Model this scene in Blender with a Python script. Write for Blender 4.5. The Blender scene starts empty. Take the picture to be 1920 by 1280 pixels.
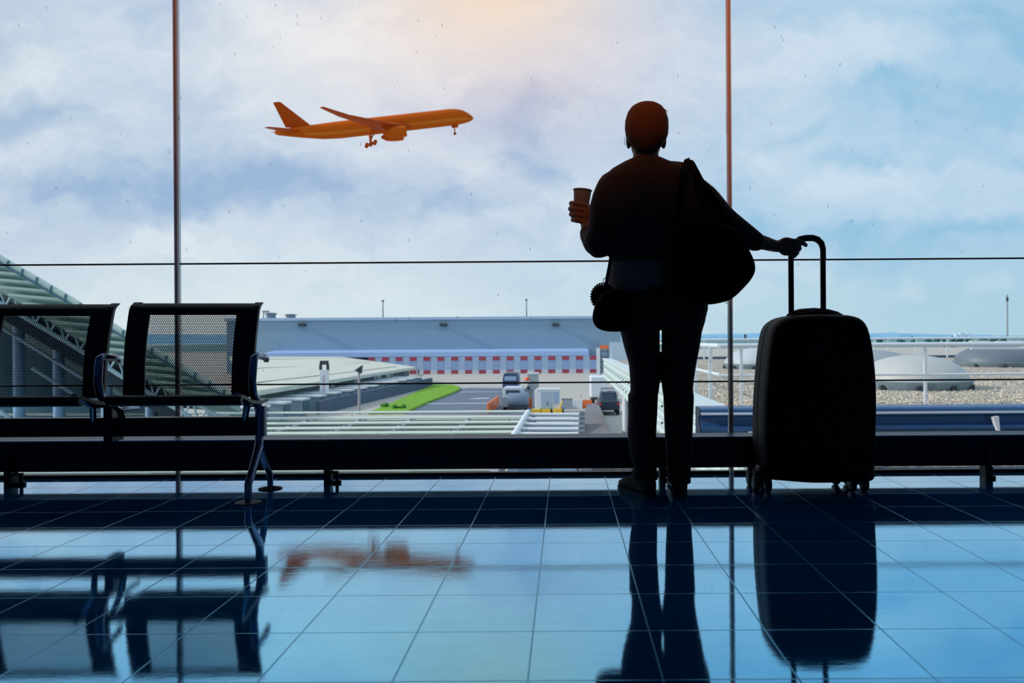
import bpy, bmesh, math, random
from mathutils import Vector, Matrix
random.seed(7)
PI = math.pi
SC = bpy.context.scene
COL = SC.collection

# ------------------------------------------------------------------ camera
F = 1503.0            # focal length in pixels of the 1920x1280 frame
CX, CY = 1060.0, 636.0
H = 0.66              # eye height
ROLL = 0.0068
cs, sn = math.cos(ROLL), math.sin(ROLL)

cam = bpy.data.cameras.new('camera')
camo = bpy.data.objects.new('camera', cam)
COL.objects.link(camo)
cam.sensor_width = 36.0
cam.lens = F * 36.0 / 1920.0
cam.shift_x = -(CX - 960.0) / 1920.0
cam.shift_y = (CY - 640.0) / 1920.0
camo.matrix_world = Matrix.Translation((0, 0, H)) @ Matrix.Rotation(PI / 2, 4, 'X') @ Matrix.Rotation(-ROLL, 4, 'Z')
cam.dof.use_dof = True
cam.dof.focus_distance = 3.5
cam.dof.aperture_fstop = 5.6
cam.clip_end = 9000
SC.camera = camo
SC.view_settings.view_transform = 'Standard'
SC.view_settings.look = 'None'
SC.view_settings.exposure = 0.0
SC.view_settings.gamma = 1.0
SC.view_settings.use_curve_mapping = False

def ray(px, py):
    a = (px - CX) / F; b = (CY - py) / F
    return a * cs + b * sn, b * cs - a * sn

def P(px, py, d):
    u, v = ray(px, py)
    return Vector((u * d, d, H + v * d))

def G(px, py, z=-6.0):
    u, v = ray(px, py)
    d = (z - H) / v
    return Vector((u * d, d, z))

def lin(c):
    r = []
    for x in c[:3]:
        x = x / 255.0
        r.append(x / 12.92 if x <= 0.04045 else ((x + 0.055) / 1.055) ** 2.4)
    return (r[0], r[1], r[2], 1.0)

# ------------------------------------------------------------------ node helper
class NT:
    def __init__(s, tree):
        s.t = tree; s.n = tree.nodes; s.l = tree.links
    def new(s, typ, **kw):
        n = s.n.new(typ)
        for k, v in kw.items(): setattr(n, k, v)
        return n
    def put(s, sock, v):
        if isinstance(v, bpy.types.NodeSocket): s.l.new(v, sock)
        elif v is not None: sock.default_value = v
    def m(s, op, a, b=None, c=None, clamp=False):
        n = s.new('ShaderNodeMath', operation=op, use_clamp=clamp)
        s.put(n.inputs[0], a)
        if b is not None: s.put(n.inputs[1], b)
        if c is not None: s.put(n.inputs[2], c)
        return n.outputs[0]
    def vm(s, op, a, b=None, c=None, out=0):
        n = s.new('ShaderNodeVectorMath', operation=op)
        s.put(n.inputs[0], a)
        if b is not None: s.put(n.inputs[1], b)
        if c is not None: s.put(n.inputs[2], c)
        return n.outputs[out]
    def mix(s, f, a, b):
        n = s.new('ShaderNodeMix', data_type='RGBA')
        s.put(n.inputs[0], f); s.put(n.inputs[6], a); s.put(n.inputs[7], b)
        return n.outputs[2]
    def noise(s, vec, scale, detail=4, rough=0.55, dist=0.0, col=False):
        n = s.new('ShaderNodeTexNoise')
        if vec is not None: s.put(n.inputs['Vector'], vec)
        n.inputs['Scale'].default_value = scale; n.inputs['Detail'].default_value = detail
        n.inputs['Roughness'].default_value = rough; n.inputs['Distortion'].default_value = dist
        return n.outputs['Color' if col else 0]
    def maprange(s, v, a, b, c=0.0, d=1.0, smooth=True):
        n = s.new('ShaderNodeMapRange', interpolation_type='SMOOTHSTEP' if smooth else 'LINEAR')
        s.put(n.inputs[0], v)
        for i, x in enumerate((a, b, c, d)): n.inputs[i + 1].default_value = x
        return n.outputs[0]

# ------------------------------------------------------------------ sky
def build_world():
    w = bpy.data.worlds.new('sky'); SC.world = w; w.use_nodes = True
    t = NT(w.node_tree); t.n.clear()
    tc = t.new('ShaderNodeTexCoord')
    sep = t.new('ShaderNodeSeparateXYZ'); t.put(sep.inputs[0], tc.outputs['Generated'])
    dy = t.m('MAXIMUM', sep.outputs[1], 0.22)
    u = t.m('DIVIDE', sep.outputs[0], dy); v = t.m('DIVIDE', sep.outputs[2], dy)
    cmb = t.new('ShaderNodeCombineXYZ'); t.put(cmb.inputs[0], u); t.put(cmb.inputs[1], v)
    uv0 = cmb.outputs[0]
    # warp for natural edges
    wn = t.noise(uv0, 7.0, 5, 0.6, col=True)
    wv = t.vm('SUBTRACT', wn, (0.5, 0.5, 0.5))
    wv = t.vm('MULTIPLY', wv, (0.24, 0.14, 0.0))
    uv = t.vm('ADD', uv0, wv)
    st = t.vm('MULTIPLY', uv, (1.0, 2.1, 1.0))
    n1 = t.noise(st, 4.2, 7, 0.55, 0.25)
    n2 = t.noise(t.vm('ADD', st, (3.7, 1.9, 0)), 11.0, 6, 0.6, 0.1)
    n3 = t.noise(t.vm('ADD', st, (1.7, 5.9, 0)), 30.0, 4, 0.6, 0.0)
    val = t.m('MULTIPLY_ADD', t.m('SUBTRACT', n1, 0.5), 1.35, 0.62)
    val = t.m('MULTIPLY_ADD', t.m('SUBTRACT', n2, 0.5), 0.75, val)
    val = t.m('MULTIPLY_ADD', t.m('SUBTRACT', n3, 0.5), 0.28, val)
    def blob(px, py, rx, ry, vec):
        a, b = ray(px, py)
        o = t.vm('SUBTRACT', vec, (a, b, 0)); o = t.vm('MULTIPLY', o, (F / rx, F / ry, 0))
        d = t.vm('DOT_PRODUCT', o, o, out=1)
        return t.m('EXPONENT', t.m('MULTIPLY', d, -1.0))
    for px, py, rx, ry, amt in SKY_BLOBS:
        val = t.m('MULTIPLY_ADD', blob(px, py, rx, ry, uv), amt * .88, val)
    val = t.m('MINIMUM', t.m('MAXIMUM', val, 0.0), 1.0)
    # cloud colours
    dark = t.mix(t.maprange(u, -0.25, 0.42), lin((160, 189, 222)), lin((138, 194, 228)))
    lite = t.mix(t.maprange(u, -0.2, 0.5), lin((230, 239, 246)), lin((206, 226, 243)))
    c = t.mix(val, dark, lite)
    # pale band near the horizon
    hz = t.mix(t.maprange(u, -0.4, 0.5), lin((226, 240, 242)), lin((180, 215, 229)))
    c = t.mix(t.m('MULTIPLY', t.maprange(v, 0.16, 0.0), 0.72), c, hz)
    # warm sun glow behind thin cloud, lilac fringe
    lil = blob(1010, 110, 330, 190, uv0)
    c = t.mix(t.m('MULTIPLY', lil, 0.50), c, t.mix(val, lin((196, 184, 208)), lin((236, 222, 232))))
    g1 = blob(800, 60, 330, 150, uv0)
    c = t.mix(t.m('MULTIPLY', g1, 0.72), c, t.mix(val, lin((236, 222, 226)), lin((255, 246, 240))))
    g2 = blob(930, -40, 190, 130, uv0)
    c = t.mix(t.m('MULTIPLY', g2, 0.78), c, lin((255, 226, 196)))
    # below the horizon
    c = t.mix(t.maprange(v, -0.012, -0.05), c, lin((120, 140, 155)))
    bg = t.new('ShaderNodeBackground'); t.put(bg.inputs[0], c); bg.inputs[1].default_value = 1.0
    out = t.new('ShaderNodeOutputWorld'); t.l.new(bg.outputs[0], out.inputs[0])

SKY_BLOBS = [
    (60, 205, 130, 42, -.42), (20, 240, 90, 30, -.2), (200, 355, 200, 48, -.75), (330, 385, 90, 22, -.2), (500, 350, 170, 42, -.65),
    (320, 25, 110, 45, -.38), (250, 300, 260, 40, -.25), (850, 390, 140, 30, -.35), (430, 130, 60, 60, -.1),
    (985, 225, 70, 40, -.55), (1020, 315, 85, 32, -.6), (930, 300, 60, 25, -.35), (1000, 175, 160, 60, -.2), (760, 220, 150, 50, -.12),
    (620, 70, 190, 70, .30), (110, 110, 190, 55, .28), (60, 290, 80, 40, .30), (300, 450, 260, 40, .22), (880, 320, 60, 25, .3), (700, 300, 120, 25, .2),
    (1120, 300, 60, 60, .15), (1290, 80, 70, 40, .25), (1420, 130, 130, 60, .25), (1660, 110, 120, 55, .28),
    (1500, 30, 90, 40, -.2), (1640, 170, 110, 22, -.35), (1760, 190, 150, 40, -.35), (1880, 90, 90, 60, -.3), (1560, 240, 110, 30, -.3), (1880, 300, 90, 60, -.2),
    (1490, 350, 70, 60, .38), (1640, 350, 90, 38, .45), (1630, 315, 16, 16, .4), (1700, 410, 120, 30, .28), (1450, 290, 70, 24, .2),
    (1850, 440, 160, 24, -.5), (1610, 445, 110, 26, -.35), (1400, 430, 60, 30, -.3), (1620, 300, 60, 24, -.35),
    (1705, 532, 60, 18, .55), (1860, 520, 26, 18, .45), (1410, 565, 60, 22, .45), (1510, 515, 50, 22, .35), (1585, 515, 30, 16, .3), (1700, 480, 200, 18, -.2),
    (450, 545, 120, 40, .15),
]
build_world()

sun = bpy.data.lights.new('sun', 'SUN'); sun.energy = 2.5; sun.angle = 0.03; sun.color = (1.0, 0.94, 0.86)
suno = bpy.data.objects.new('sun', sun); COL.objects.link(suno)
suno.location = (-30, -10, 40)
suno.rotation_euler = Vector((0.86, 0.08, -0.44)).to_track_quat('-Z', 'Y').to_euler()

# added warm spot standing in for lens-flare glow (behind the traveller, above the frame)
SPOT_AT = Vector((-0.1, 0.75, 3.86))
spot = bpy.data.lights.new('added_glow_spot', 'SPOT'); spot.energy = 930; spot.color = (1.0, 0.30, 0.035)
spot.spot_size = math.radians(49); spot.spot_blend = 1.0; spot.shadow_soft_size = 0.02
spoto = bpy.data.objects.new('added_glow_spot', spot); COL.objects.link(spoto)
spoto.location = SPOT_AT
SPOT_DIR = Vector((0, math.cos(math.radians(23)), -math.sin(math.radians(23))))
spoto.rotation_euler = SPOT_DIR.to_track_quat('-Z', 'Y').to_euler(); spoto.scale = (1.7, 1, 1)

# ------------------------------------------------------------------ materials
_mats = {}
def mat(name, col, rough=0.6, metal=0.0, spec=0.5, var=0.10, scale=6.0, bump=0.0, bscale=40.0):
    if name in _mats: return _mats[name]
    m = bpy.data.materials.new(name); m.use_nodes = True
    t = NT(m.node_tree)
    b = t.n['Principled BSDF']
    tc = t.new('ShaderNodeTexCoord')
    base = lin(col)
    n = t.noise(tc.outputs['Object'], scale, 4, 0.6)
    f = t.m('MULTIPLY_ADD', t.m('SUBTRACT', n, 0.5), var * 2, 1.0)
    c = t.vm('SCALE', base[:3]); c.node.inputs['Scale'].default_value = 1.0
    t.l.new(f, c.node.inputs['Scale'])
    t.l.new(c, b.inputs['Base Color'])
    b.inputs['Roughness'].default_value = rough; b.inputs['Metallic'].default_value = metal
    b.inputs['Specular IOR Level'].default_value = spec
    if bump:
        bn = t.noise(tc.outputs['Object'], bscale, 3, 0.6)
        bp = t.new('ShaderNodeBump'); bp.inputs['Strength'].default_value = bump; bp.inputs['Distance'].default_value = 0.01
        t.l.new(bn, bp.inputs['Height']); t.l.new(bp.outputs[0], b.inputs['Normal'])
    _mats[name] = m
    return m

def floor_material():
    m = bpy.data.materials.new('polished_blue_tiles'); m.use_nodes = True
    t = NT(m.node_tree); t.n.clear()
    tc = t.new('ShaderNodeTexCoord'); sep = t.new('ShaderNodeSeparateXYZ'); t.l.new(tc.outputs['Object'], sep.inputs[0])
    TW = 0.2622
    def joint(sock, ph):
        q = t.m('DIVIDE', t.m('SUBTRACT', sock, ph), TW)
        fr = t.m('FRACT', q)
        e = t.m('MINIMUM', fr, t.m('SUBTRACT', 1.0, fr))
        return t.m('LESS_THAN', e, 0.0085), t.m('FLOOR', q)
    jx, ix = joint(sep.outputs[0], -0.0772); jy, iy = joint(sep.outputs[1], 1.8135)
    j = t.m('MAXIMUM', jx, jy)
    cell = t.new('ShaderNodeCombineXYZ'); t.l.new(ix, cell.inputs[0]); t.l.new(iy, cell.inputs[1])
    wn = t.new('ShaderNodeTexWhiteNoise', noise_dimensions='2D'); t.l.new(cell.outputs[0], wn.inputs[0])
    st = t.vm('MULTIPLY', tc.outputs['Object'], (1.0, 3.0, 1.0))
    grain = t.noise(st, 9.0, 6, 0.65)
    fine = t.noise(st, 60.0, 4, 0.6)
    # base tile
    var = t.m('MULTIPLY_ADD', wn.outputs[0], 0.35, t.m('MULTIPLY_ADD', grain, 0.7, 0.5))
    dcol = t.vm('SCALE', (0.010, 0.25, 0.72)); t.l.new(var, dcol.node.inputs['Scale'])
    dcol2 = t.mix(j, dcol, (0.03, 0.22, 0.40, 1))
    dif = t.new('ShaderNodeBsdfDiffuse'); t.l.new(dcol2, dif.inputs[0])
    gl = t.new('ShaderNodeBsdfGlossy')
    gv = t.m('MULTIPLY_ADD', wn.outputs[0], 0.05, t.m('MULTIPLY_ADD', grain, 0.18, 0.95))
    fc = t.new('ShaderNodeLayerWeight'); fc.inputs[0].default_value = 0.5
    cr = t.new('ShaderNodeValToRGB'); t.l.new(t.m('SUBTRACT', 1.0, fc.outputs['Facing']), cr.inputs[0])
    el = cr.color_ramp.elements
    for k, (p_, c_) in enumerate(((.165, (.62, .74, .81)), (.21, (.46, .73, .87)), (.26, (.37, .69, .87)), (.33, (.26, .61, .83)), (.42, (.18, .53, .79)))):
        e_ = el[k] if k < 2 else el.new(p_)
        e_.position = p_; e_.color = (*c_, 1)
    gcol = t.vm('SCALE', cr.outputs[0]); t.l.new(gv, gcol.node.inputs['Scale'])
    t.l.new(gcol, gl.inputs[0])
    rg = t.m('MULTIPLY_ADD', grain, 0.06, 0.008)
    rg = t.m('MULTIPLY_ADD', j, 0.2, rg)
    t.l.new(rg, gl.inputs['Roughness'])
    h = t.m('MULTIPLY_ADD', fine, 0.12, t.m('MULTIPLY', grain, 0.5))
    bp = t.new('ShaderNodeBump'); bp.inputs['Strength'].default_value = 0.05; bp.inputs['Distance'].default_value = 0.004
    t.l.new(h, bp.inputs['Height']); t.l.new(bp.outputs[0], gl.inputs['Normal'])
    fac = t.m('MULTIPLY_ADD', j, -0.36, 0.86)
    mx = t.new('ShaderNodeMixShader'); t.l.new(fac, mx.inputs[0]); t.l.new(dif.outputs[0], mx.inputs[1]); t.l.new(gl.outputs[0], mx.inputs[2])
    o = t.new('ShaderNodeOutputMaterial'); t.l.new(mx.outputs[0], o.inputs[0])
    return m

def glass_material():
    m = bpy.data.materials.new('rain_spotted_glass'); m.use_nodes = True
    t = NT(m.node_tree); t.n.clear()
    tr = t.new('ShaderNodeBsdfTransparent'); tr.inputs[0].default_value = (0.985, 0.992, 0.995, 1)
    gl = t.new('ShaderNodeBsdfGlossy'); gl.inputs['Roughness'].default_value = 0.0
    fr = t.new('ShaderNodeFresnel'); fr.inputs[0].default_value = 1.45
    m1 = t.new('ShaderNodeMixShader'); t.l.new(t.m('MULTIPLY', fr.outputs[0], 0.6), m1.inputs[0]); t.l.new(tr.outputs[0], m1.inputs[1]); t.l.new(gl.outputs[0], m1.inputs[2])
    tc = t.new('ShaderNodeTexCoord')
    v = t.vm('MULTIPLY', tc.outputs['Object'], (95.0, 0.0, 17.0))
    vo = t.new('ShaderNodeTexVoronoi', voronoi_dimensions='3D', feature='F1'); vo.inputs['Scale'].default_value = 1.0
    t.l.new(v, vo.inputs['Vector'])
    sp = t.new('ShaderNodeSeparateColor'); t.l.new(vo.outputs['Color'], sp.inputs[0])
    pick = t.m('GREATER_THAN', sp.outputs[0], 0.93)
    size = t.m('MULTIPLY_ADD', sp.outputs[1], 0.09, 0.05)
    spot_ = t.m('MULTIPLY', pick, t.m('LESS_THAN', vo.outputs['Distance'], size))
    df = t.new('ShaderNodeBsdfDiffuse'); df.inputs[0].default_value = lin((60, 70, 80))
    m2 = t.new('ShaderNodeMixShader'); t.l.new(t.m('MULTIPLY', spot_, 0.42), m2.inputs[0]); t.l.new(m1.outputs[0], m2.inputs[1]); t.l.new(df.outputs[0], m2.inputs[2])
    o = t.new('ShaderNodeOutputMaterial'); t.l.new(m2.outputs[0], o.inputs[0])
    return m

# ------------------------------------------------------------------ mesh builder
class MB:
    def __init__(s): s.v = []; s.f = []; s.fm = []; s.mi = 0
    def add(s, vs, fs):
        o = len(s.v); s.v += [Vector(x) for x in vs]
        s.f += [tuple(i + o for i in f) for f in fs]; s.fm += [s.mi] * len(fs)
        return s
    def box(s, c, size, rot=None):
        c = Vector(c); hx, hy, hz = size[0] / 2, size[1] / 2, size[2] / 2
        vs = [Vector((x, y, z)) for x in (-hx, hx) for y in (-hy, hy) for z in (-hz, hz)]
        if rot is not None: vs = [rot @ x for x in vs]
        return s.add([x + c for x in vs], [(0, 1, 3, 2), (4, 6, 7, 5), (0, 4, 5, 1), (2, 3, 7, 6), (0, 2, 6, 4), (1, 5, 7, 3)])
    def bb(s, x0, x1, y0, y1, z0, z1):
        return s.box(((x0 + x1) / 2, (y0 + y1) / 2, (z0 + z1) / 2), (abs(x1 - x0), abs(y1 - y0), abs(z1 - z0)))
    def loft(s, rings, cap=True, closed=False):
        n = len(rings[0]); vs = [p for r in rings for p in r]; fs = []
        for i in range(len(rings) - 1 + (1 if closed else 0)):
            a = i * n; b = ((i + 1) % len(rings)) * n
            for k in range(n):
                k2 = (k + 1) % n
                fs.append((a + k, a + k2, b + k2, b + k))
        if cap and not closed:
            fs.append(tuple(range(n))[::-1]); fs.append(tuple((len(rings) - 1) * n + k for k in range(n)))
        return s.add(vs, fs)
    def tube(s, pts, rad, n=10, flat=None, up=None):
        """round tube; flat=(a,b) scales the two section axes, up fixes the section's second axis"""
        pts = [Vector(p) for p in pts]
        if not isinstance(rad, (list, tuple)): rad = [rad] * len(pts)
        rings = []; prev = None
        for i, p in enumerate(pts):
            t = (pts[min(i + 1, len(pts) - 1)] - pts[max(i - 1, 0)]).normalized()
            if up is not None: ref = Vector(up)
            elif prev is not None: ref = prev
            else: ref = Vector((0, 0, 1)) if abs(t.z) < 0.9 else Vector((0, 1, 0))
            a = t.cross(ref)
            if a.length < 1e-5: a = t.cross(Vector((0.31, 0.9, 0.2)))
            a.normalize(); b = a.cross(t).normalized(); prev = b
            fa, fb = flat if flat else (1, 1)
            rings.append([p + a * (rad[i] * fa * math.cos(2 * PI * k / n)) + b * (rad[i] * fb * math.sin(2 * PI * k / n)) for k in range(n)])
        return s.loft(rings)
    def ball(s, c, r, n=14, m=10, rot=None):
        c = Vector(c); r = Vector((r, r, r)) if not hasattr(r, '__len__') else Vector(r)
        rings = []
        for i in range(1, m):
            th = PI * i / m
            ring = []
            for k in range(n):
                q = Vector((r.x * math.sin(th) * math.cos(2 * PI * k / n), r.y * math.sin(th) * math.sin(2 * PI * k / n), -r.z * math.cos(th)))
                if rot is not None: q = rot @ q
                ring.append(c + q)
            rings.append(ring)
        return s.loft(rings)
    def lathe(s, prof, c, n=28, axis='Z', rot=None):
        c = Vector(c); rings = []
        for r, h in prof:
            ring = []
            for k in range(n):
                a = 2 * PI * k / n; x, y = r * math.cos(a), r * math.sin(a)
                q = Vector((x, y, h)) if axis == 'Z' else (Vector((x, h, y)) if axis == 'Y' else Vector((h, x, y)))
                if rot is not None: q = rot @ q
                ring.append(c + q)
            rings.append(ring)
        return s.loft(rings)
    def prism(s, poly, vec):
        poly = [Vector(p) for p in poly]; vec = Vector(vec)
        return s.loft([poly, [p + vec for p in poly]])
    def pillow(s, pts, d, half, prof, dl=None):
        """outline of (px,py) at depth d, inflated along y; prof: (t in -1..1, scale)"""
        if dl is None: o = [P(x, y, d) for x, y in pts]
        else:
            xa, xb = min(p[0] for p in pts), max(p[0] for p in pts); o = []
            for x, y in pts:
                q = P(x, y, d + dl * (1 - 2 * (x - xa) / (xb - xa))); q.z = P(x, y, d - dl * .7).z; q.y = d; o.append(q)
        c = sum(o, Vector()) / len(o)
        rings = []
        for t, sc in prof:
            rings.append([c + (p - c) * sc + Vector((0, half * t, 0)) for p in o])
        return s.loft(rings)

def smoothpoly(pts, it=2):
    for _ in range(it):
        q = []
        n = len(pts)
        for i in range(n):
            a, b = pts[i], pts[(i + 1) % n]
            q.append((a[0] * .75 + b[0] * .25, a[1] * .75 + b[1] * .25)); q.append((a[0] * .25 + b[0] * .75, a[1] * .25 + b[1] * .75))
        pts = q
    return pts

def obj(name, mb, mats, parent=None, smooth=None, bevel=0.0, kind=None, seg=2):
    me = bpy.data.meshes.new(name)
    me.from_pydata([tuple(v) for v in mb.v], [], mb.f)
    if not isinstance(mats, (list, tuple)): mats = [mats]
    for m in mats: me.materials.append(m)
    if len(mats) > 1: me.polygons.foreach_set('material_index', mb.fm)
    bm = bmesh.new(); bm.from_mesh(me); bmesh.ops.recalc_face_normals(bm, faces=bm.faces); bm.to_mesh(me); bm.free()
    if smooth is not None:
        me.shade_smooth()
        me.set_sharp_from_angle(angle=math.radians(smooth))
    o = bpy.data.objects.new(name, me); COL.objects.link(o)
    if parent is not None:
        o.parent = parent
        if parent.type == 'EMPTY': o.matrix_parent_inverse = Matrix.Translation(-parent.location)
    if bevel:
        b = o.modifiers.new('edge', 'BEVEL'); b.width = bevel; b.segments = seg; b.limit_method = 'ANGLE'
    if kind: o['kind'] = kind
    return o

def tag(o, label, cat, group=None, kind=None):
    o['label'] = label; o['category'] = cat
    if group: o['group'] = group
    if kind: o['kind'] = kind
    return o

def thing(name, label, cat, loc, group=None):
    o = bpy.data.objects.new(name, None); COL.objects.link(o)
    o.location = Vector(loc); o.empty_display_size = 0.1
    return tag(o, label, cat, group)

def dup(o, delta, label=None):
    """copy of a thing with copies of its parts and sub-parts, moved by delta"""
    r = o.copy(); COL.objects.link(r); r.location = o.location + Vector(delta)
    if label: r['label'] = label
    for ch in list(o.children):
        c = ch.copy(); COL.objects.link(c); inv = ch.matrix_parent_inverse.copy(); c.parent = r; c.matrix_parent_inverse = inv
        for g in ch.children:
            e = g.copy(); COL.objects.link(e); inv = g.matrix_parent_inverse.copy(); e.parent = c; e.matrix_parent_inverse = inv
    return r

def bake(o, voxel, smooth_it=3, decim=None):
    r = o.modifiers.new('skin', 'REMESH'); r.mode = 'VOXEL'; r.voxel_size = voxel; r.use_smooth_shade = True
    if smooth_it:
        s = o.modifiers.new('soft', 'SMOOTH'); s.factor = 0.5; s.iterations = smooth_it
    dg = bpy.context.evaluated_depsgraph_get(); dg.update()
    me = bpy.data.meshes.new_from_object(o.evaluated_get(dg))
    o.modifiers.clear()
    ms = list(o.data.materials)
    o.data = me
    if not len(me.materials):
        for m in ms: me.materials.append(m)
    me.shade_smooth()
    return o

# ================================================================== the hall
YW = 3.905
M_FLOOR = floor_material(); M_GLASS = glass_material()
M_WALL = mat('dark_hall_paint', (112, 142, 188), 0.8)
M_CEIL = mat('dark_ceiling', (112, 140, 184), 0.85)
M_JOINT = mat('black_silicone', (12, 14, 18), 0.5)
M_FIN = mat('bronze_mullion', (176, 156, 146), 0.4, 0.1, var=.05)
_t = NT(M_FIN.node_tree); _tr = _t.new('ShaderNodeBsdfTransparent'); _tr.inputs[0].default_value = (.9, .9, .95, 1)
_mx = _t.new('ShaderNodeMixShader'); _mx.inputs[0].default_value = .33
_t.l.new(_t.n['Principled BSDF'].outputs[0], _mx.inputs[1]); _t.l.new(_tr.outputs[0], _mx.inputs[2]); _t.l.new(_mx.outputs[0], _t.n['Material Output'].inputs[0])
M_RAIL = mat('black_casing', (16, 34, 50), 0.45, 0.2)
M_BLACK = mat('black_plastic', (14, 17, 24), 0.45)

obj('floor', MB().bb(-8, 8, -6, YW + .06, -.3, 0), M_FLOOR, kind='structure')
obj('ceiling', MB().bb(-8, 8, -6, YW + .3, 4.0, 4.25), M_CEIL, kind='structure')
obj('wall_left', MB().bb(-8.2, -8, -6, YW + .3, -.3, 4.25), M_WALL, kind='structure')
obj('wall_right', MB().bb(8, 8.2, -6, YW + .3, -.3, 4.25), M_WALL, kind='structure')
obj('wall_back', MB().bb(-8.2, 8.2, -6.2, -6, -.3, 4.25), M_WALL, kind='structure')

xl = P(331.5, 300, YW).x; xr = P(1367, 300, YW).x
pitch = xr - xl
fins = [xl - 2 * pitch, xl - pitch, xl, xr, xr + pitch, xr + 2 * pitch]
zj1 = P(960, 717.5, YW).z; zj2 = P(960, 490.5, YW).z; zj3 = 3.0
for i, x in enumerate(fins):
    mb = MB().bb(x - .0105, x + .0105, YW - .012, YW + .014, 0.0, 4.0)
    mb.bb(x - .0035, x + .0035, YW - .016, YW - .011, 0.0, 4.0)
    obj('trim_%d' % (i + 1), mb, M_FIN, kind='structure')
edges = [-8.0] + fins + [8.0]
for i in range(len(edges) - 1):
    a, b = edges[i] + .0125, edges[i + 1] - .0125
    if b - a < .1: continue
    w = obj('window_%d' % (i + 1), MB().bb(a, b, YW - .012, YW + .02, 0.0, .016), M_JOINT, kind='structure')
    zs = [.016, zj1, zj2, zj3, 4.0]
    for k in range(4):
        g0, g1 = zs[k] + (.0035 if k else 0), zs[k + 1] - .0035
        obj('pane', MB().bb(a, b, YW - .005, YW + .005, g0, g1), M_GLASS, w)
    for z in (zj1, zj2, zj3):
        obj('glass_joint', MB().bb(a, b, YW - .007, YW + .007, z - .0036, z + .0036), M_JOINT, w)

# long low convector casing along the glass
YF = 3.70
zt = .205; zb0 = P(960, 879, YF).z
th = thing('convector_casing', 'long low black convector casing running along the foot of the window', 'radiator', (0, 3.78, 0))
prof = [(YF, zb0), (YF, .135), (YF - .012, .15), (YF - .012, zt - .012), (YF, zt), (3.868, zt), (3.868, .066)]
obj('casing', MB().prism([(-7.9, y, z) for y, z in prof], (15.8, 0, 0)), M_RAIL, th, bevel=.004)
obj('edge_glint_strip', MB().bb(-7.9, 7.9, YF - .014, YF - .004, zt - .002, zt + .004), mat('painted_edge_glint', (120, 150, 175), .3, .9), th)  # pale strip stands in for light caught along the top edge
for px in (-602, 12, 612, 1243, 1855, 2470):
    x = P(px, 905, 3.68).x
    lg = obj('leg', MB().bb(x - .014, x + .014, 3.686, 3.74, 0, zb0 + .01).bb(x - .011, x + .011, 3.678, 3.688, 0, .14), M_BLACK, th)
    obj('adjusting_foot', MB().lathe([(.02, 0), (.02, .012), (.008, .014), (.008, .05)], (x + .035, 3.73, 0), 14).bb(x, x + .04, 3.72, 3.74, .045, .055), M_BLACK, lg)

# made-up housing around the added spot, unseen on the ceiling
sp = thing('added_glow_fixture', 'added round black spotlight for the flare glow, unseen on the ceiling', 'lamp', (SPOT_AT.x, SPOT_AT.y, 4.0))
q = SPOT_DIR.to_track_quat('Z', 'Y').to_matrix()
obj('housing', MB().lathe([(.001, -.20), (.07, -.20), (.085, -.16), (.085, .02), (.080, .02), (.078, -.12), (.001, -.12)], SPOT_AT, 24, rot=q), M_BLACK, sp, smooth=35)
obj('mounting_stem', MB().tube([(SPOT_AT.x, SPOT_AT.y, 4.0), (SPOT_AT.x, SPOT_AT.y, 3.86), SPOT_AT - SPOT_DIR * .15], .014), M_BLACK, sp, smooth=35)

# ================================================================== waiting bench
M_STEEL = mat('polished_aluminium', (120, 135, 160), 0.22, 0.95, var=.05)
M_SEAT = mat('black_seat_steel', (10, 18, 28), 0.4, 0.3)
D_BB, D_BT, D_PF, D_BEAM = 3.45, 3.54, 3.16, 3.42
bench = thing('waiting_bench', 'black perforated metal waiting bench on a shared beam, left of the traveller', 'bench', (-1.7, 3.42, 0))

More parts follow.
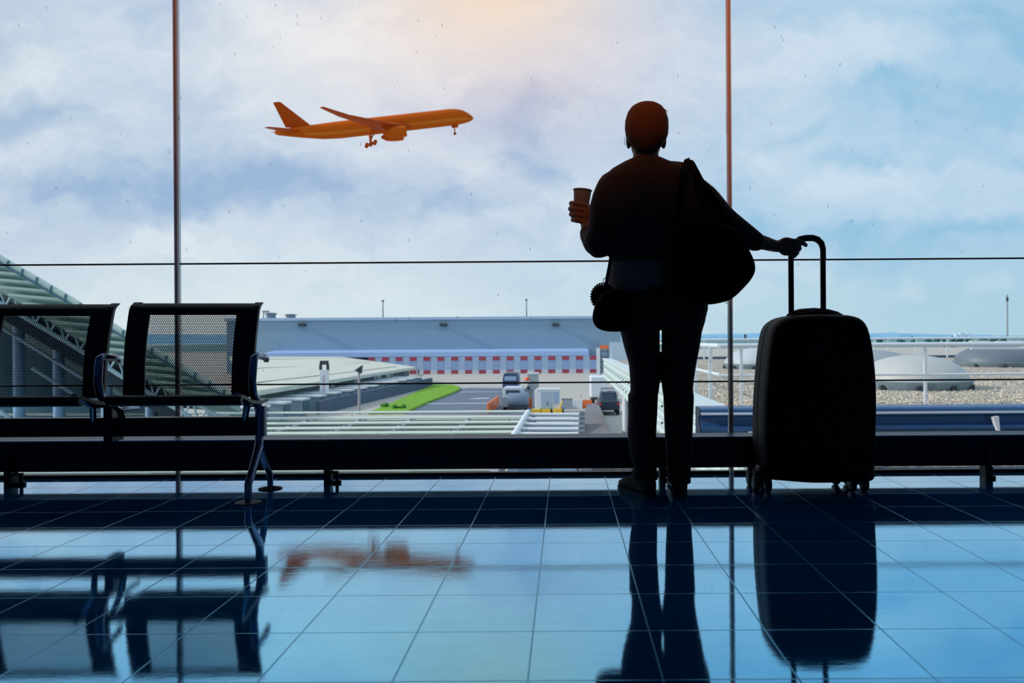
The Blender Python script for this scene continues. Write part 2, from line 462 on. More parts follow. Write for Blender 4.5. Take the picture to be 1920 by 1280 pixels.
def bench_seat(dx):
    D = Vector((dx, 0, 0))
    bl, br = P(235.5, 744, D_BB), P(473, 744, D_BB)
    tl, tr = P(249, 568, D_BT), P(485.5, 568, D_BT)
    def bp(s, t, off=0.0):
        """point on the back: s across 0..1, t up 0..1, bulging a little and rolled over at the top"""
        p = bl.lerp(br, s).lerp(tl.lerp(tr, s), t)
        y = .02 * math.sin(PI * t) * -1
        if t > .93: y += (t - .93) ** 2 * 5.0
        return p + Vector((0, y + off, 0)) + D
    wl, wr, tt = .152, .838, .868
    T = [0, .1, .25, .4, .55, .7, tt, .92, .95, .975, 1.0]
    fr = MB()
    def strip(s0, s1, ts, th=.014):
        rings = []
        for t in ts: rings.append([bp(s0, t, -th / 2), bp(s1, t, -th / 2), bp(s1, t, th / 2), bp(s0, t, th / 2)])
        fr.loft(rings)
    strip(0, wl, [t for t in T if t <= tt]); strip(wr, 1, [t for t in T if t <= tt])
    strip(0, 1, [t for t in T if t >= tt])
    back = obj('backrest', fr, M_SEAT, bench, bevel=.002)
    for s0, s1 in ((-.012, .045), (.955, 1.012)):
        cap = MB()
        rings = [[bp(s0, t, -.012), bp(s1, t, -.012), bp(s1, t, .012), bp(s0, t, .012)] for t in (0, .3, .6, .85, .93, .97, 1.0, 1.012)]
        cap.loft(rings)
        obj('side_rail', cap, M_SEAT, back, bevel=.003)
    # perforated sheet: hexagonal cells with real holes
    mb = MB(); nx = 45; W = (br - bl).length * (wr - wl); hgt = (tl - bl).length * tt
    pw = 1.0 / nx; rows = int(hgt / (W * pw * .866)); ph = 1.0 / rows
    def q(a, b): return bp(wl + (wr - wl) * min(max(a, 0), 1), tt * min(max(b, 0), 1), 0)
    K = .60
    for r in range(rows):
        for c in range(nx):
            ca = (c + .5 + (.5 if r % 2 else 0)) * pw; cb = (r + .5) * ph
            if ca > 1: continue
            o6, i6 = [], []
            for k in range(6):
                an = PI / 6 + k * PI / 3
                ox, oy = math.cos(an) / .866 * .5 * pw, math.sin(an) * .6667 * ph
                o6.append(q(ca + ox, cb + oy)); i6.append(q(ca + ox * K, cb + oy * K))
            mb.add(o6 + i6, [(k, (k + 1) % 6, 6 + (k + 1) % 6, 6 + k) for k in range(6)])
    obj('perforated_panel', mb, M_SEAT, back)
    # seat pan
    x0, x1 = P(197, 750, D_PF).x + dx, P(452, 750, D_PF).x + dx
    zf = P(330, 740.5, D_PF).z
    top = [(D_BB + .0, zf - .035), (3.36, zf - .040), (3.27, zf - .028), (3.20, zf - .006), (D_PF + .012, zf), (D_PF, zf - .006), (D_PF - .004, zf - .022), (D_PF + .002, zf - .038), (D_PF + .014, zf - .044)]
    low = [(D_PF + .022, zf - .040), (D_PF + .012, zf - .030), (D_PF + .014, zf - .016), (3.205, zf - .022), (3.27, zf - .042), (3.36, zf - .054), (D_BB, zf - .049)]
    obj('seat_pan', MB().prism([(x0, y, z) for y, z in top + low], (x1 - x0, 0, 0)), M_SEAT, bench, smooth=40)
    # cast side brackets from the pan's front corners back to the beam
    for a, b_, c in (((441, 739), (463, 760), (459, 789)), ((203, 757), (224, 768), (231, 789))):
        pts = [P(a[0], a[1], D_PF + .01) + D, P(a[0] + (b_[0] - a[0]) * .5, a[1] + (b_[1] - a[1]) * .45, 3.22) + D, P(b_[0], b_[1], 3.32) + D, P(c[0], c[1], D_BEAM - .03) + D]
        k = MB().tube(pts, [.012, .013, .014, .012], 8, flat=(1, .7))
        k.tube([pts[2] + Vector((0, 0, .0)), pts[2] + Vector((0, .14, -.004))], .010, 8)
        obj('seat_bracket', k, M_STEEL, bench, smooth=50)

PITCH = .640
bench_seat(0.0); bench_seat(-PITCH)
xe = P(486, 800, D_BEAM).x
zb_t, zb_b = P(350, 782.5, D_BEAM - .03).z, P(350, 817.5, D_BEAM - .03).z
obj('beam', MB().bb(xe - 2.1, xe - .01, D_BEAM - .03, D_BEAM + .03, zb_b, zb_t), M_SEAT, bench, bevel=.004)

def armrest(dx):
    D = Vector((dx, 0, 0))
    pts = [P(485.5, 800, D_BEAM), P(486, 770, D_BEAM), P(483, 755, 3.40), P(475, 738, 3.35), P(473, 715, 3.32), P(475.5, 680, 3.315), P(477, 670, 3.315), P(481, 666, 3.33), P(490, 667.5, 3.40), P(497, 670, 3.46), P(499.5, 672, 3.475), P(499, 678, 3.47)]
    pts = [p + D for p in pts]
    a = MB().tube(pts, [.017, .017, .017, .017, .0165, .0165, .016, .0145, .0145, .0145, .0135, .011], 10)
    obj('armrest', a, M_STEEL, bench, smooth=50)
    obj('arm_pad', MB().tube([P(481, 664.5, 3.34) + D, P(489, 665.5, 3.40) + D, P(497, 668, 3.46) + D], [.014, .016, .012], 10, flat=(1.1, .5), up=(0, 0, 1)), M_BLACK, bench, smooth=50)
armrest(0); armrest(-PITCH); armrest(-2 * PITCH)

def bench_leg(dx):
    D = Vector((dx, 0, 0))
    lg = obj('leg', MB().tube([P(x, y, d) + D for x, y, d in ((486, 775, 3.42), (486, 830, 3.42), (485, 840, 3.41), (474, 880, 3.335), (467.5, 900, 3.29), (465.5, 908, 3.28), (465.3, 936.5, 3.28))],
             [.017, .018, .019, .017, .0165, .0155, .014], 12), M_STEEL, bench, smooth=50)
    obj('rear_strut', MB().tube([P(x, y, d) + D for x, y, d in ((488, 838, 3.43), (496, 865, 3.50), (504, 883, 3.575), (506.5, 888, 3.59), (507, 911, 3.59))], [.016, .0145, .0135, .014, .013], 12), M_STEEL, lg, smooth=50)
    for px, py, d in ((465.3, 938, 3.28), (507, 912.3, 3.59)):
        c = P(px, py, d) + D
        obj('foot_disc', MB().lathe([(.052, 0), (.052, .004), (.030, .009), (.016, .012)], (c.x, c.y, 0), 26), M_BLACK, lg, smooth=40)
    m = MB(); c = P(496, 800, 3.42) + D
    m.bb(c.x - .006, c.x + .004, 3.41, 3.44, zb_b - .006, zb_t + .045)
    obj('end_cap', m, mat('pale_cap', (170, 180, 195), .5), lg, bevel=.003)
bench_leg(0); bench_leg(-PITCH * 3)
# hanger post in the middle of the beam (between the two seats)
c = P(205, 800, D_BEAM - .04)
obj('middle_bracket', MB().bb(c.x - .018, c.x + .018, D_BEAM - .055, D_BEAM + .04, zb_b - .02, zb_t + .06), M_SEAT, bench, bevel=.004)

# ================================================================== suitcase
DS = 3.535
M_CASE = mat('black_suitcase_shell', (8, 11, 18), 0.6, 0.0, 0.2, bump=.25, bscale=320)
case = thing('suitcase', 'large black hard-shell suitcase with its handle pulled up', 'suitcase', Vector((P(1526, 925, DS).x, DS, 0)))
BPROF = [(-1, .80), (-.93, .90), (-.75, .97), (-.4, 1.0), (.4, 1.0), (.75, .97), (.93, .90), (1, .80)]
SIL = [(1413, 885), (1417, 897), (1445, 899), (1480, 902), (1525, 904), (1575, 902), (1605, 899), (1632, 897), (1636, 885), (1638, 850), (1640, 800), (1641, 750), (1639, 700), (1635, 665), (1629, 632), (1621, 608), (1608, 596), (1592, 591), (1568, 589.5), (1525, 588), (1485, 590), (1460, 593), (1442, 600), (1430, 613), (1424, 635), (1419, 672), (1415, 715), (1412, 765), (1411, 810), (1412, 850)]
RP = [(-1, .90), (-.985, .935), (-.93, .965), (-.80, .988), (-.55, .998), (-.25, 1.0), (-.05, 1.0), (-.04, .992), (.04, .992), (.05, 1.0), (.25, 1.0), (.55, .998), (.80, .988), (.93, .965), (.985, .935), (1, .90)]
sil = smoothpoly(SIL, 1)
obj('shell', MB().pillow(sil, DS, .128, RP, .085), M_CASE, case, smooth=40)
# carry handle on top
obj('carry_handle', MB().tube([P(x, y, DS - .03) for x, y in ((1476, 592), (1484, 587), (1500, 583), (1525, 581.5), (1550, 583), (1568, 587), (1578, 591))], [.008, .012, .014, .015, .014, .012, .008], 12, flat=(1.6, .75), up=(0, 0, 1)), M_BLACK, case, smooth=50)
obj('handle_housing', MB().pillow(smoothpoly([(1468, 596), (1484, 587.5), (1505, 583.5), (1525, 582.5), (1548, 583.5), (1568, 587.5), (1584, 594), (1584, 602), (1468, 602)], 2), DS - .03, .035, BPROF), M_CASE, case, smooth=50)
obj('handle_button', MB().box(P(1522, 582, DS - .052), (.022, .006, .006)), mat('grey_button', (120, 130, 150), .4), case)
# telescopic handle
DH = DS - .035
M_TUBE = mat('dark_tube_metal', (26, 34, 44), .3, .6)
for px in (1483.5, 1543.5):
    o = obj('handle_post', MB().bb(P(px, 580, DH).x - .0115, P(px, 580, DH).x + .0115, DH - .008, DH + .008, P(px, 600, DH).z, P(px, 478, DH).z), M_TUBE, case, bevel=.004)
gp = [(1483.5, 487), (1483.5, 474), (1485.5, 464), (1491, 454.5), (1500, 448.5), (1512, 446), (1524, 446), (1533, 449), (1540, 456), (1543, 466), (1543.5, 487)]
obj('handle_grip', MB().tube([P(x, y, DH) for x, y in gp], [.0125, .0125, .0125, .0135, .0145, .0145, .0145, .0145, .014, .013, .0125], 12), M_BLACK, case, smooth=60)
# plate, rear feet, corner guards
obj('name_plate', MB().box(P(1533, 657, DS - .131), (.058, .004, .011)), mat('dull_plate', (32, 38, 46), .35, .5), case, bevel=.002)
for px in (1422, 1628):
    obj('corner_guard', MB().ball(P(px, 886, DS - .07), (.022, .05, .035)), M_BLACK, case, smooth=60)
for k, (px, dy) in enumerate(((1427, -.085), (1607, -.085), (1432, .075), (1600, .075))):
    x = P(px, 905, DS - .085).x
    cst = obj('caster', MB().lathe([(.001, 0), (.030, 0), (.034, .012), (.030, .034), (.001, .034)], (x, DS + dy, .056), 18).bb(x - .008, x + .008, DS + dy - .02, DS + dy + .012, .03, .065), M_BLACK, case, smooth=40)
    for sx in (-1, 1):
        obj('wheel', MB().lathe([(.001, -.013), (.024, -.013), (.0345, -.010), (.0355, 0), (.0345, .010), (.024, .013), (.001, .013)], (x + sx * .026, DS + dy - .012, .0355), 22, axis='X'), M_BLACK, cst, smooth=40)

# ================================================================== the traveller
DP = 3.42
M_SKIN = mat('skin', (110, 76, 60), 0.6)
M_HAIR = mat('dark_brown_hair', (86, 58, 42), 0.8, spec=.15, var=.25, scale=30)
M_JACKET = mat('black_brown_jacket', (62, 54, 54), 0.85, spec=.2, bump=.2, bscale=90)
M_TROU = mat('black_trousers', (11, 14, 24), 0.85)
M_BLOUSE = mat('pale_blouse', (112, 102, 96), 0.8)
M_SHOE = mat('black_leather', (10, 11, 16), 0.5)
M_BAG = mat('black_bag_fabric', (11, 11, 15), 0.85, spec=.2)

def ring(xa, xb, py, hd, yo=0.0, D=DP, n=22, e=2.4):
    a, b = P(xa, py, D), P(xb, py, D)
    c = (a + b) / 2; hw = (b.x - a.x) / 2
    r = []
    for k in range(n):
        t = 2 * PI * k / n; ct, st = math.cos(t), math.sin(t)
        r.append(Vector((c.x + hw * math.copysign(abs(ct) ** (2 / e), ct), D + yo + hd * math.copysign(abs(st) ** (2 / e), st), c.z)))
    return r

def limb(mb, pts, n=12, sub=3):
    """pts: (px,py,d,r) -> smooth tapering tube"""
    q = [(P(a, b, d), r) for a, b, d, r in pts]
    out = []
    for i in range(len(q) - 1):
        p0 = q[max(i - 1, 0)][0]; p1, p2 = q[i][0], q[i + 1][0]; p3 = q[min(i + 2, len(q) - 1)][0]
        for s in range(sub):
            t = s / sub
            out.append((0.5 * ((2 * p1) + (p2 - p0) * t + (2 * p0 - 5 * p1 + 4 * p2 - p3) * t * t + (3 * p1 - p0 - 3 * p2 + p3) * t ** 3), q[i][1] * (1 - t) + q[i + 1][1] * t))
    out.append(q[-1])
    mb.tube([o[0] for o in out], [o[1] for o in out], n)
    mb.ball(out[0][0], out[0][1], 12, 8); mb.ball(out[-1][0], out[-1][1], 12, 8)

B = MB()
# torso, pelvis, legs (inside the clothes)
B.loft([ring(1192, 1230, 300, .05), ring(1165, 1262, 315, .07), ring(1140, 1288, 332, .09), ring(1140, 1286, 370, .10), ring(1150, 1276, 430, .095), ring(1157, 1272, 470, .09), ring(1155, 1290, 520, .10), ring(1158, 1315, 570, .11), ring(1166, 1308, 605, .10)])
limb(B, [(1200, 590, DP, .075), (1208, 680, DP, .058), (1206, 745, DP + .01, .048), (1204, 800, DP - .005, .046), (1206, 880, DP, .034), (1207, 905, DP + .005, .033)])
limb(B, [(1278, 590, DP, .075), (1273, 680, DP, .058), (1271, 745, DP + .01, .048), (1272, 800, DP - .005, .046), (1273, 880, DP, .034), (1273, 905, DP + .005, .033)])
# neck and head
limb(B, [(1211, 270, DP, .052), (1211, 300, DP - .005, .056), (1212, 318, DP - .005, .075)])
c = P(1212, 240, DP); B.ball(c + Vector((0, .012, 0)), (.080, .098, .104), 20, 14)
c = P(1212, 268, DP); B.ball(c + Vector((0, .035, 0)), (.064, .066, .070), 18, 12)
c = P(1212, 284, DP); B.ball(c + Vector((0, .070, .006)), (.030, .026, .022))
c = P(1212, 262, DP); B.ball(c + Vector((0, .110, 0)), (.013, .018, .020)); B.ball(c + Vector((0, .108, .022)), (.008, .010, .024))
c = P(1212, 274, DP); B.ball(c + Vector((0, .099, 0)), (.022, .009, .006)); B.ball(c + Vector((0, .096, -.011)), (.019, .009, .007))
for px in (1179, 1244.5):
    B.ball(P(px, 264, DP) + Vector((0, .005, 0)), (.012, .022, .034))
    B.ball(P(px, 273, DP) + Vector((0, .005, 0)), (.009, .010, .012))
# right arm to the suitcase handle
limb(B, [(1290, 345, DP, .05), (1352, 400, DP - .005, .042), (1405, 447, 3.425, .037), (1432, 455, 3.45, .031), (1453, 461, 3.472, .026), (1464, 461, 3.478, .027)])
B.ball(P(1474, 462, 3.470), (.038, .019, .041), 16, 12); B.ball(P(1481, 456, 3.466), (.030, .017, .022), 14, 10)
limb(B, [(1478, 452, 3.466, .0125), (1493, 452, 3.462, .0115), (1504, 455, 3.470, .0105), (1511, 459.5, 3.484, .009)], 10)
limb(B, [(1479, 460, 3.464, .0125), (1492, 461, 3.460, .0115), (1499, 464.5, 3.470, .010), (1498.5, 468, 3.486, .009)], 10)
limb(B, [(1478, 467, 3.465, .012), (1489, 470, 3.462, .011), (1495, 473.5, 3.472, .0095), (1493, 476.5, 3.486, .0085)], 10)
limb(B, [(1475, 473, 3.468, .011), (1485, 477.5, 3.465, .0095), (1490.5, 480, 3.474, .008), (1488.5, 481, 3.486, .0072)], 10)
limb(B, [(1464, 455, 3.490, .016), (1475, 450, 3.520, .013), (1487, 452, 3.530, .0115), (1497, 456, 3.526, .0095)], 10)
# left arm holding the cup
DC = 3.60
limb(B, [(1144, 345, DP, .05), (1128, 400, DP - .03, .043), (1120, 460, 3.385, .038), (1106, 440, 3.49, .034), (1100, 424, 3.55, .026), (1099, 414, 3.562, .026)])
B.ball(P(1097, 402, 3.552), (.032, .016, .040), 16, 12)
for k, yy in enumerate((381.5, 392, 402.5, 413)):
    xo = (0.5, -1.2, .3, 3.2)[k]; r = (.0115, .012, .0115, .0102)[k]
    limb(B, [(1098, yy + 4, 3.548, r), (1085, yy + 1, 3.543, r), (1074.5 + xo, yy - 1, 3.560, r * .95), (1070 + xo, yy - .5, 3.590, r * .9), (1074 + xo, yy + 1, 3.622, r * .8)], 10)
limb(B, [(1104, 409, 3.560, .016), (1109.5, 396, 3.580, .0125), (1106.5, 388, 3.610, .0115), (1100, 386, 3.640, .0095)], 10)
person = obj('person', B, M_SKIN)
bake(person, .0042, 2)
tag(person, 'person seen from behind in dark jacket, holding a paper cup and a suitcase handle', 'person')
for sx in (-1, 1):
    c = P(1212, 248, DP)
    obj('eye', MB().ball(c + Vector((sx * .033, .100, 0)), .0125), mat('eye_white', (210, 205, 200), .2), person, smooth=60)

# hair, pulled back
Hh = MB()
Hh.loft([ring(a, b, y, h, o, e=2.1) for y, a, b, h, o in ((194.5, 1203, 1221, .030, -.010), (197, 1193, 1231, .052, -.012), (203, 1183, 1240.5, .072, -.015), (213, 1176, 1247.5, .088, -.018), (228, 1171.5, 1252, .096, -.020), (243, 1170.5, 1252.5, .095, -.022), (256, 1172, 1251, .088, -.028), (266, 1175.5, 1247.5, .076, -.034), (275, 1181.5, 1241.5, .062, -.038), (284, 1188, 1234, .046, -.042), (291, 1194, 1228, .028, -.044))])
hair = obj('hair', Hh, M_HAIR, person); bake(hair, .005, 5)
for pts in (((1246, 206, -.03), (1250, 207, -.03), (1252, 211, -.03)), ((1240, 202, 0), (1247, 205, 0), (1249, 208, 0)), ((1198, 196, 0), (1204, 192, 0), (1213, 191.5, 0), (1218, 194, 0)), ((1173, 255, 0), (1170.5, 265, 0), (1172, 272, 0))):
    obj('stray_strand', MB().tube([P(a, b, DP + e) for a, b, e in pts], .0012, 5), M_HAIR, hair)

# jacket
J = MB()
J.loft([ring(1188, 1236, 296, .055, -.005), ring(1168, 1256, 305, .075, -.005), ring(1146, 1284, 317, .092), ring(1130, 1300, 332, .108), ring(1122, 1300, 365, .118), ring(1126, 1296, 410, .118), ring(1138, 1292, 455, .116), ring(1142, 1290, 478, .116), ring(1141, 1290, 494, .114)])
limb(J, [(1232, 322, DP, .050), (1262, 324, DP, .050), (1288, 329, DP, .056)], 14)
limb(J, [(1160, 345, DP, .066), (1147, 354, DP - .005, .068), (1131, 385, DP - .02, .056), (1128, 420, DP - .035, .056), (1121, 455, 3.385, .060), (1108, 447, 3.455, .043), (1102, 437, 3.505, .036)], 14)
limb(J, [(1130, 462, 3.385, .046), (1122, 463, 3.385, .048)], 14)
limb(J, [(1285, 347, DP, .064), (1320, 374, DP, .066), (1354, 410, DP, .060), (1388, 435, DP + .005, .053), (1416, 452.5, 3.43, .043)], 14)
J.loft([ring(1270, 1330, 372, .06), ring(1265, 1362, 410, .06), ring(1262, 1396, 445, .05), ring(1262, 1402, 466, .045)])
jacket = obj('jacket', J, M_JACKET, person); bake(jacket, .0062, 5)
# collar
obj('collar', MB().tube([P(1188, 299, DP - .03), P(1196, 296, DP - .055), P(1212, 294.5, DP - .066), P(1228, 296, DP - .055), P(1236, 299, DP - .03)], [.007, .010, .011, .010, .007], 10), M_JACKET, jacket, smooth=60)
# blouse showing below the jacket hem
bl = obj('blouse', MB().loft([ring(1143, 1282, 470, .104), ring(1140, 1283, 500, .108), ring(1137, 1290, 520, .113), ring(1140, 1300, 538, .118), ring(1145, 1306, 550, .118)]), M_BLOUSE, person)
bake(bl, .006, 3)
# trousers
T = MB()
T.loft([ring(1151, 1296, 536, .117), ring(1151, 1312, 548, .121), ring(1153, 1327, 565, .126), ring(1156, 1327, 580, .128), ring(1160, 1321, 604, .122), ring(1165, 1314, 618, .110)])
T.loft([ring(*r) for r in ((1160, 1238, 600, .10), (1163, 1236.6, 622, .098), (1170, 1236.8, 650, .092), (1179, 1237.8, 681, .083), (1180.5, 1238.4, 700, .078), (1181.5, 1237.2, 715, .076), (1182, 1235, 732, .072), (1177.5, 1233.5, 741, .075), (1178, 1231.8, 780, .074), (1176.5, 1230, 812, .075), (1181, 1231, 850, .070), (1188, 1231, 876, .068), (1184, 1232, 885, .073), (1186, 1233, 897, .073))])
T.loft([ring(*r) for r in ((1241.5, 1322, 600, .10), (1241, 1315, 622, .098), (1240.8, 1311, 650, .092), (1240, 1305, 681, .083), (1239.2, 1302, 700, .078), (1240.4, 1300, 715, .076), (1242, 1298.5, 730, .073), (1244, 1300.5, 742, .075), (1245.5, 1299, 782, .074), (1247, 1297.5, 817, .075), (1249, 1295.5, 850, .070), (1251, 1294, 885, .070), (1252.5, 1294.5, 903, .072))])
tr = obj('trousers', T, M_TROU, person); bake(tr, .0034, 2)
# shoes
def shoe(px, dirv, sc=1.0):
    c = P(px, 925, DP); d = Vector((dirv[0], dirv[1], 0)).normalized(); s = Vector((d.y, -d.x, 0))
    sec = [(-.058, .018, .045), (-.05, .030, .075), (-.02, .036, .092), (.03, .037, .092), (.075, .039, .070), (.115, .043, .052), (.15, .041, .042), (.175, .031, .034), (.188, .016, .024)]
    rings = []
    for t, w, h in sec:
        o = Vector((c.x, DP, 0)) + d * (t * sc)
        rings.append([o + s * (w * math.copysign(abs(math.cos(a)) ** .8, math.cos(a))) + Vector((0, 0, .004 + h / 2 + h / 2 * math.copysign(abs(math.sin(a)) ** (.5 if math.sin(a) < 0 else 1), math.sin(a)))) for a in [2 * PI * k / 16 for k in range(16)]])
    m = MB().loft(rings)
    sh = obj('shoe', m, M_SHOE, person, smooth=60)
    so = []
    for sd in (1, -1):
        for t, w, h in (sec if sd == 1 else sec[::-1]):
            so.append(Vector((c.x, DP, 0)) + d * (t * 1.03 * sc) + s * (sd * w * 1.02))
    obj('sole', MB().prism(so, (0, 0, .010)), M_BLACK, sh)
shoe(1208, (-.42, .9)); shoe(1273, (.06, 1))

# paper cup
ax = Matrix.Rotation(math.radians(5), 3, 'Y')
cb = P(1087.5, 417, DC)
cup = obj('paper_cup', MB().lathe([(.001, .004), (.0275, .004), (.0285, 0), (.0395, .142), (.0425, .1425), (.0432, .1455), (.0418, .148), (.0395, .146), (.0375, .135), (.028, .012), (.001, .012)], cb, 32, rot=ax), mat('grey_brown_paper', (104, 110, 122), .7), smooth=50)
tag(cup, 'small paper cup held up in the traveller\'s raised hand', 'cup')

# big shoulder bag hanging behind the right hip
tote = thing('shoulder_bag', 'big slouchy black shoulder bag hanging at the traveller\'s right hip', 'bag', P(1330, 560, 3.28))
TS = [(1252, 560), (1285, 570), (1327, 571), (1345, 569), (1364, 564.5), (1378, 555), (1391, 542), (1404, 528), (1412, 515), (1414.5, 505), (1413, 492), (1407, 478), (1401, 466), (1394, 448), (1378, 430), (1350, 418), (1310, 414), (1275, 422), (1255, 440), (1246, 475), (1242, 520)]
BP = [(-1, .80), (-.93, .90), (-.75, .97), (-.4, 1.0), (0, 1.0), (.4, 1.0), (.75, .97), (.93, .90), (1, .80)]
obj('bag_body', MB().pillow(smoothpoly(TS, 2), 3.265, .05, BP), M_BAG, tote, smooth=60)
for pts in (((1272, 432, 3.25), (1276, 380, 3.262), (1282, 325, 3.30), (1288, 304, 3.36), (1292, 302.5, 3.40)), ((1366, 430, 3.25), (1345, 385, 3.262), (1312, 338, 3.30), (1296, 307, 3.36), (1292, 302.5, 3.40))):
    obj('strap', MB().tube([P(a, b, d) for a, b, d in pts], .016, 10, flat=(1.0, .3), up=(0, 1, .3)), M_BAG, tote, smooth=60)
obj('zip_pull', MB().tube([P(1362 + 2.2 * math.cos(k * PI / 6), 566.5 + 2.6 * math.sin(k * PI / 6), 3.255) for k in range(13)], .0011, 6), M_STEEL, tote)

# small purse on a cross-body strap at the left hip
purse = thing('crossbody_purse', 'small rounded black purse hanging at the traveller\'s left hip', 'bag', P(1145, 615, 3.32))
PS = [(1128, 552), (1119, 566), (1112, 582), (1110.5, 600), (1117, 613), (1130, 620), (1147, 622), (1163, 621.5), (1180, 617), (1190, 604), (1190, 575), (1180, 552), (1160, 541), (1140, 543)]
obj('purse_body', MB().pillow(smoothpoly(PS, 2), 3.265, .030, BP), M_BAG, purse, smooth=60)
obj('purse_strap', MB().tube([P(a, b, d) for a, b, d in ((1140, 548, 3.265), (1136.5, 534, 3.268), (1138, 522, 3.275), (1141.5, 505, 3.285), (1146, 480, 3.29), (1165, 430, 3.285), (1205, 365, 3.29), (1245, 320, 3.318), (1262, 306, 3.36))], .007, 8, flat=(1, .4), up=(0, 1, .2)), M_JACKET, purse, smooth=60)
obj('strap_ring', MB().tube([P(1133.5 + 2.6 * math.cos(k * PI / 6), 526 + 4.5 * math.sin(k * PI / 6), 3.27) for k in range(13)], .0016, 6), M_STEEL, purse)
cc = P(1131, 556, 3.33)
coin = thing('round_coin_pouch', 'round black pouch with ridged rim hung on the purse', 'pouch', cc + Vector((0, 0, -.06)))
obj('pouch_body', MB().lathe([(.001, -.020), (.035, -.018), (.046, -.010), (.050, 0), (.046, .010), (.035, .018), (.001, .020)], cc, 32, axis='Y'), M_BAG, coin, smooth=60)
rm = MB()
for k in range(30):
    a = 2 * PI * k / 30
    rm.ball(cc + Vector((.0495 * math.cos(a), 0, .0575 * math.sin(a) * .95)), (.0052, .012, .0052), 8, 6)
obj('ridged_rim', rm, M_BAG, coin, smooth=60)

# ================================================================== the airliner
M_PLANE = mat('flare_tinted_fuselage', (206, 92, 5), 0.5, spec=.08, var=.03, scale=.1)  # lens-flare glow is put into the aircraft's orange colours
M_PLANE2 = mat('flare_tinted_deep_orange', (184, 74, 3), 0.5, spec=.08, var=.03, scale=.1)
M_BELLY = mat('tan_cheat_stripe', (216, 116, 34), 0.5, spec=.08, var=.03, scale=.1)
DPL = 285.0
PC = P(702, 236, DPL)
plane = thing('airliner', 'flare-tinted orange twin-engine airliner climbing with wheels down, in the sky', 'airplane', PC)
RM = Matrix.Rotation(math.radians(13.0), 3, 'Z') @ Matrix.Rotation(math.radians(-9.6), 3, 'Y') @ Matrix.Rotation(math.radians(10), 3, 'X')
def AP(x, y, z): return PC + RM @ (Vector((x, y, z)) * .958)
fl = MB(); N = 32
secs = [(-35.2, 1.55, .25, .55), (-34.2, 1.45, .45, .95), (-30, 1.05, 1.25, 1.55), (-25, .62, 2.0, 2.15), (-19, .15, 2.75, 2.78), (-13, 0, 3.08, 3.08), (0, 0, 3.1, 3.1), (14, 0, 3.1, 3.1), (28, 0, 3.1, 3.1), (31, -.08, 2.95, 2.95), (33.4, -.35, 2.45, 2.45), (35.2, -.75, 1.75, 1.7), (36.4, -1.05, 1.0, .95), (37.0, -1.2, .35, .35)]
rings = [[AP(x, ry * math.cos(2 * PI * k / N), zc + rz * math.sin(2 * PI * k / N)) for k in range(N)] for x, zc, ry, rz in secs]
fl.loft(rings)
for i in range(len(fl.fm)):
    f = fl.f[i]
    k = i % N; r = i // N
    if r < len(secs) - 1 and 3 <= r <= 10 and k in (17, 18, 30, 29): fl.fm[i] = 1
obj('fuselage', fl, [M_PLANE, M_BELLY], plane, smooth=40)
def wing(root, tip, rc, tc_, rt, tt_, sgn=1, mids=()):
    """root/tip: leading edge points (x,y,z); chord and thickness at each"""
    st = [(root, rc, rt)] + list(mids) + [(tip, tc_, tt_)]
    m = MB(); rg = []
    for (x, y, z), c, t in st:
        sec = [(0, 0), (.06, .45), (.25, .95), (.5, .85), (.8, .35), (1, 0.03), (1, -.03), (.8, -.2), (.5, -.42), (.25, -.5), (.06, -.3)]
        rg.append([AP(x - a * c, sgn * y, z + b * t) for a, b in sec])
    return m.loft(rg)
for sg in (-1, 1):
    obj('wing', wing((13.5, 2.0, -1.9), (-16.0, 31.5, 5.2), 14.5, 1.6, 1.7, .25, sg, [((5.8, 10.5, -.8), 8.2, 1.0), ((-8.2, 24.5, 2.4), 3.9, .5)]), M_PLANE2, plane, smooth=30)
    obj('tailplane', wing((-25.5, 1.0, 1.3), (-35.5, 10.8, 2.7), 6.5, 2.2, .6, .2, sg), M_PLANE2, plane, smooth=30)
    e = MB()
    ec = (6.8, sg * 9.7, -3.8)
    def ering(x, r): return [AP(ec[0] + x, ec[1] + r * math.cos(2 * PI * k / 24), ec[2] + r * math.sin(2 * PI * k / 24)) for k in range(24)]
    e.loft([ering(x, r) for x, r in ((-4.6, .5), (-3.6, .95), (-3.4, 1.35), (-1.5, 1.8), (1.0, 2.02), (3.0, 2.0), (3.7, 1.85), (3.75, 1.65), (3.0, 1.55), (2.4, 1.5), (2.3, .2))])
    en = obj('engine', e, M_PLANE, plane, smooth=45)
    obj('pylon', MB().prism([AP(ec[0] + 3, ec[1] - .15, ec[2] + 1.8), AP(ec[0] - 3.5, ec[1] - .15, ec[2] + 1.2), AP(ec[0] - 5, ec[1] - .15, ec[2] + 2.4), AP(ec[0] - 1.5, ec[1] - .15, ec[2] + 3.0)], RM @ Vector((0, .3, 0))), M_PLANE2, en)
    gx, gy = -2.4, sg * 5.3
    g = obj('main_gear', MB().tube([AP(gx + .4, gy * .85, -1.8), AP(gx, gy, -6.2)], [.42, .30], 10).tube([AP(gx + 2.2, gy * .8, -2.2), AP(gx, gy, -5.0)], .18, 8).tube([AP(gx - 1.7, gy, -6.7), AP(gx + 1.7, gy, -5.9)], .2, 8), M_PLANE2, plane, smooth=50)
    for bx, bz in ((-1.6, -6.65), (0, -6.3), (1.6, -5.95)):
        for wy in (-.7, .7):
            wc = (gx + bx, gy + wy, bz)
            obj('wheel', MB().loft([[AP(wc[0] + r * math.cos(2 * PI * k / 18), wc[1] + t, wc[2] + r * math.sin(2 * PI * k / 18)) for k in range(18)] for t, r in ((-.24, .4), (-.22, .62), (0, .68), (.22, .62), (.24, .4))]), M_PLANE2, g, smooth=50)
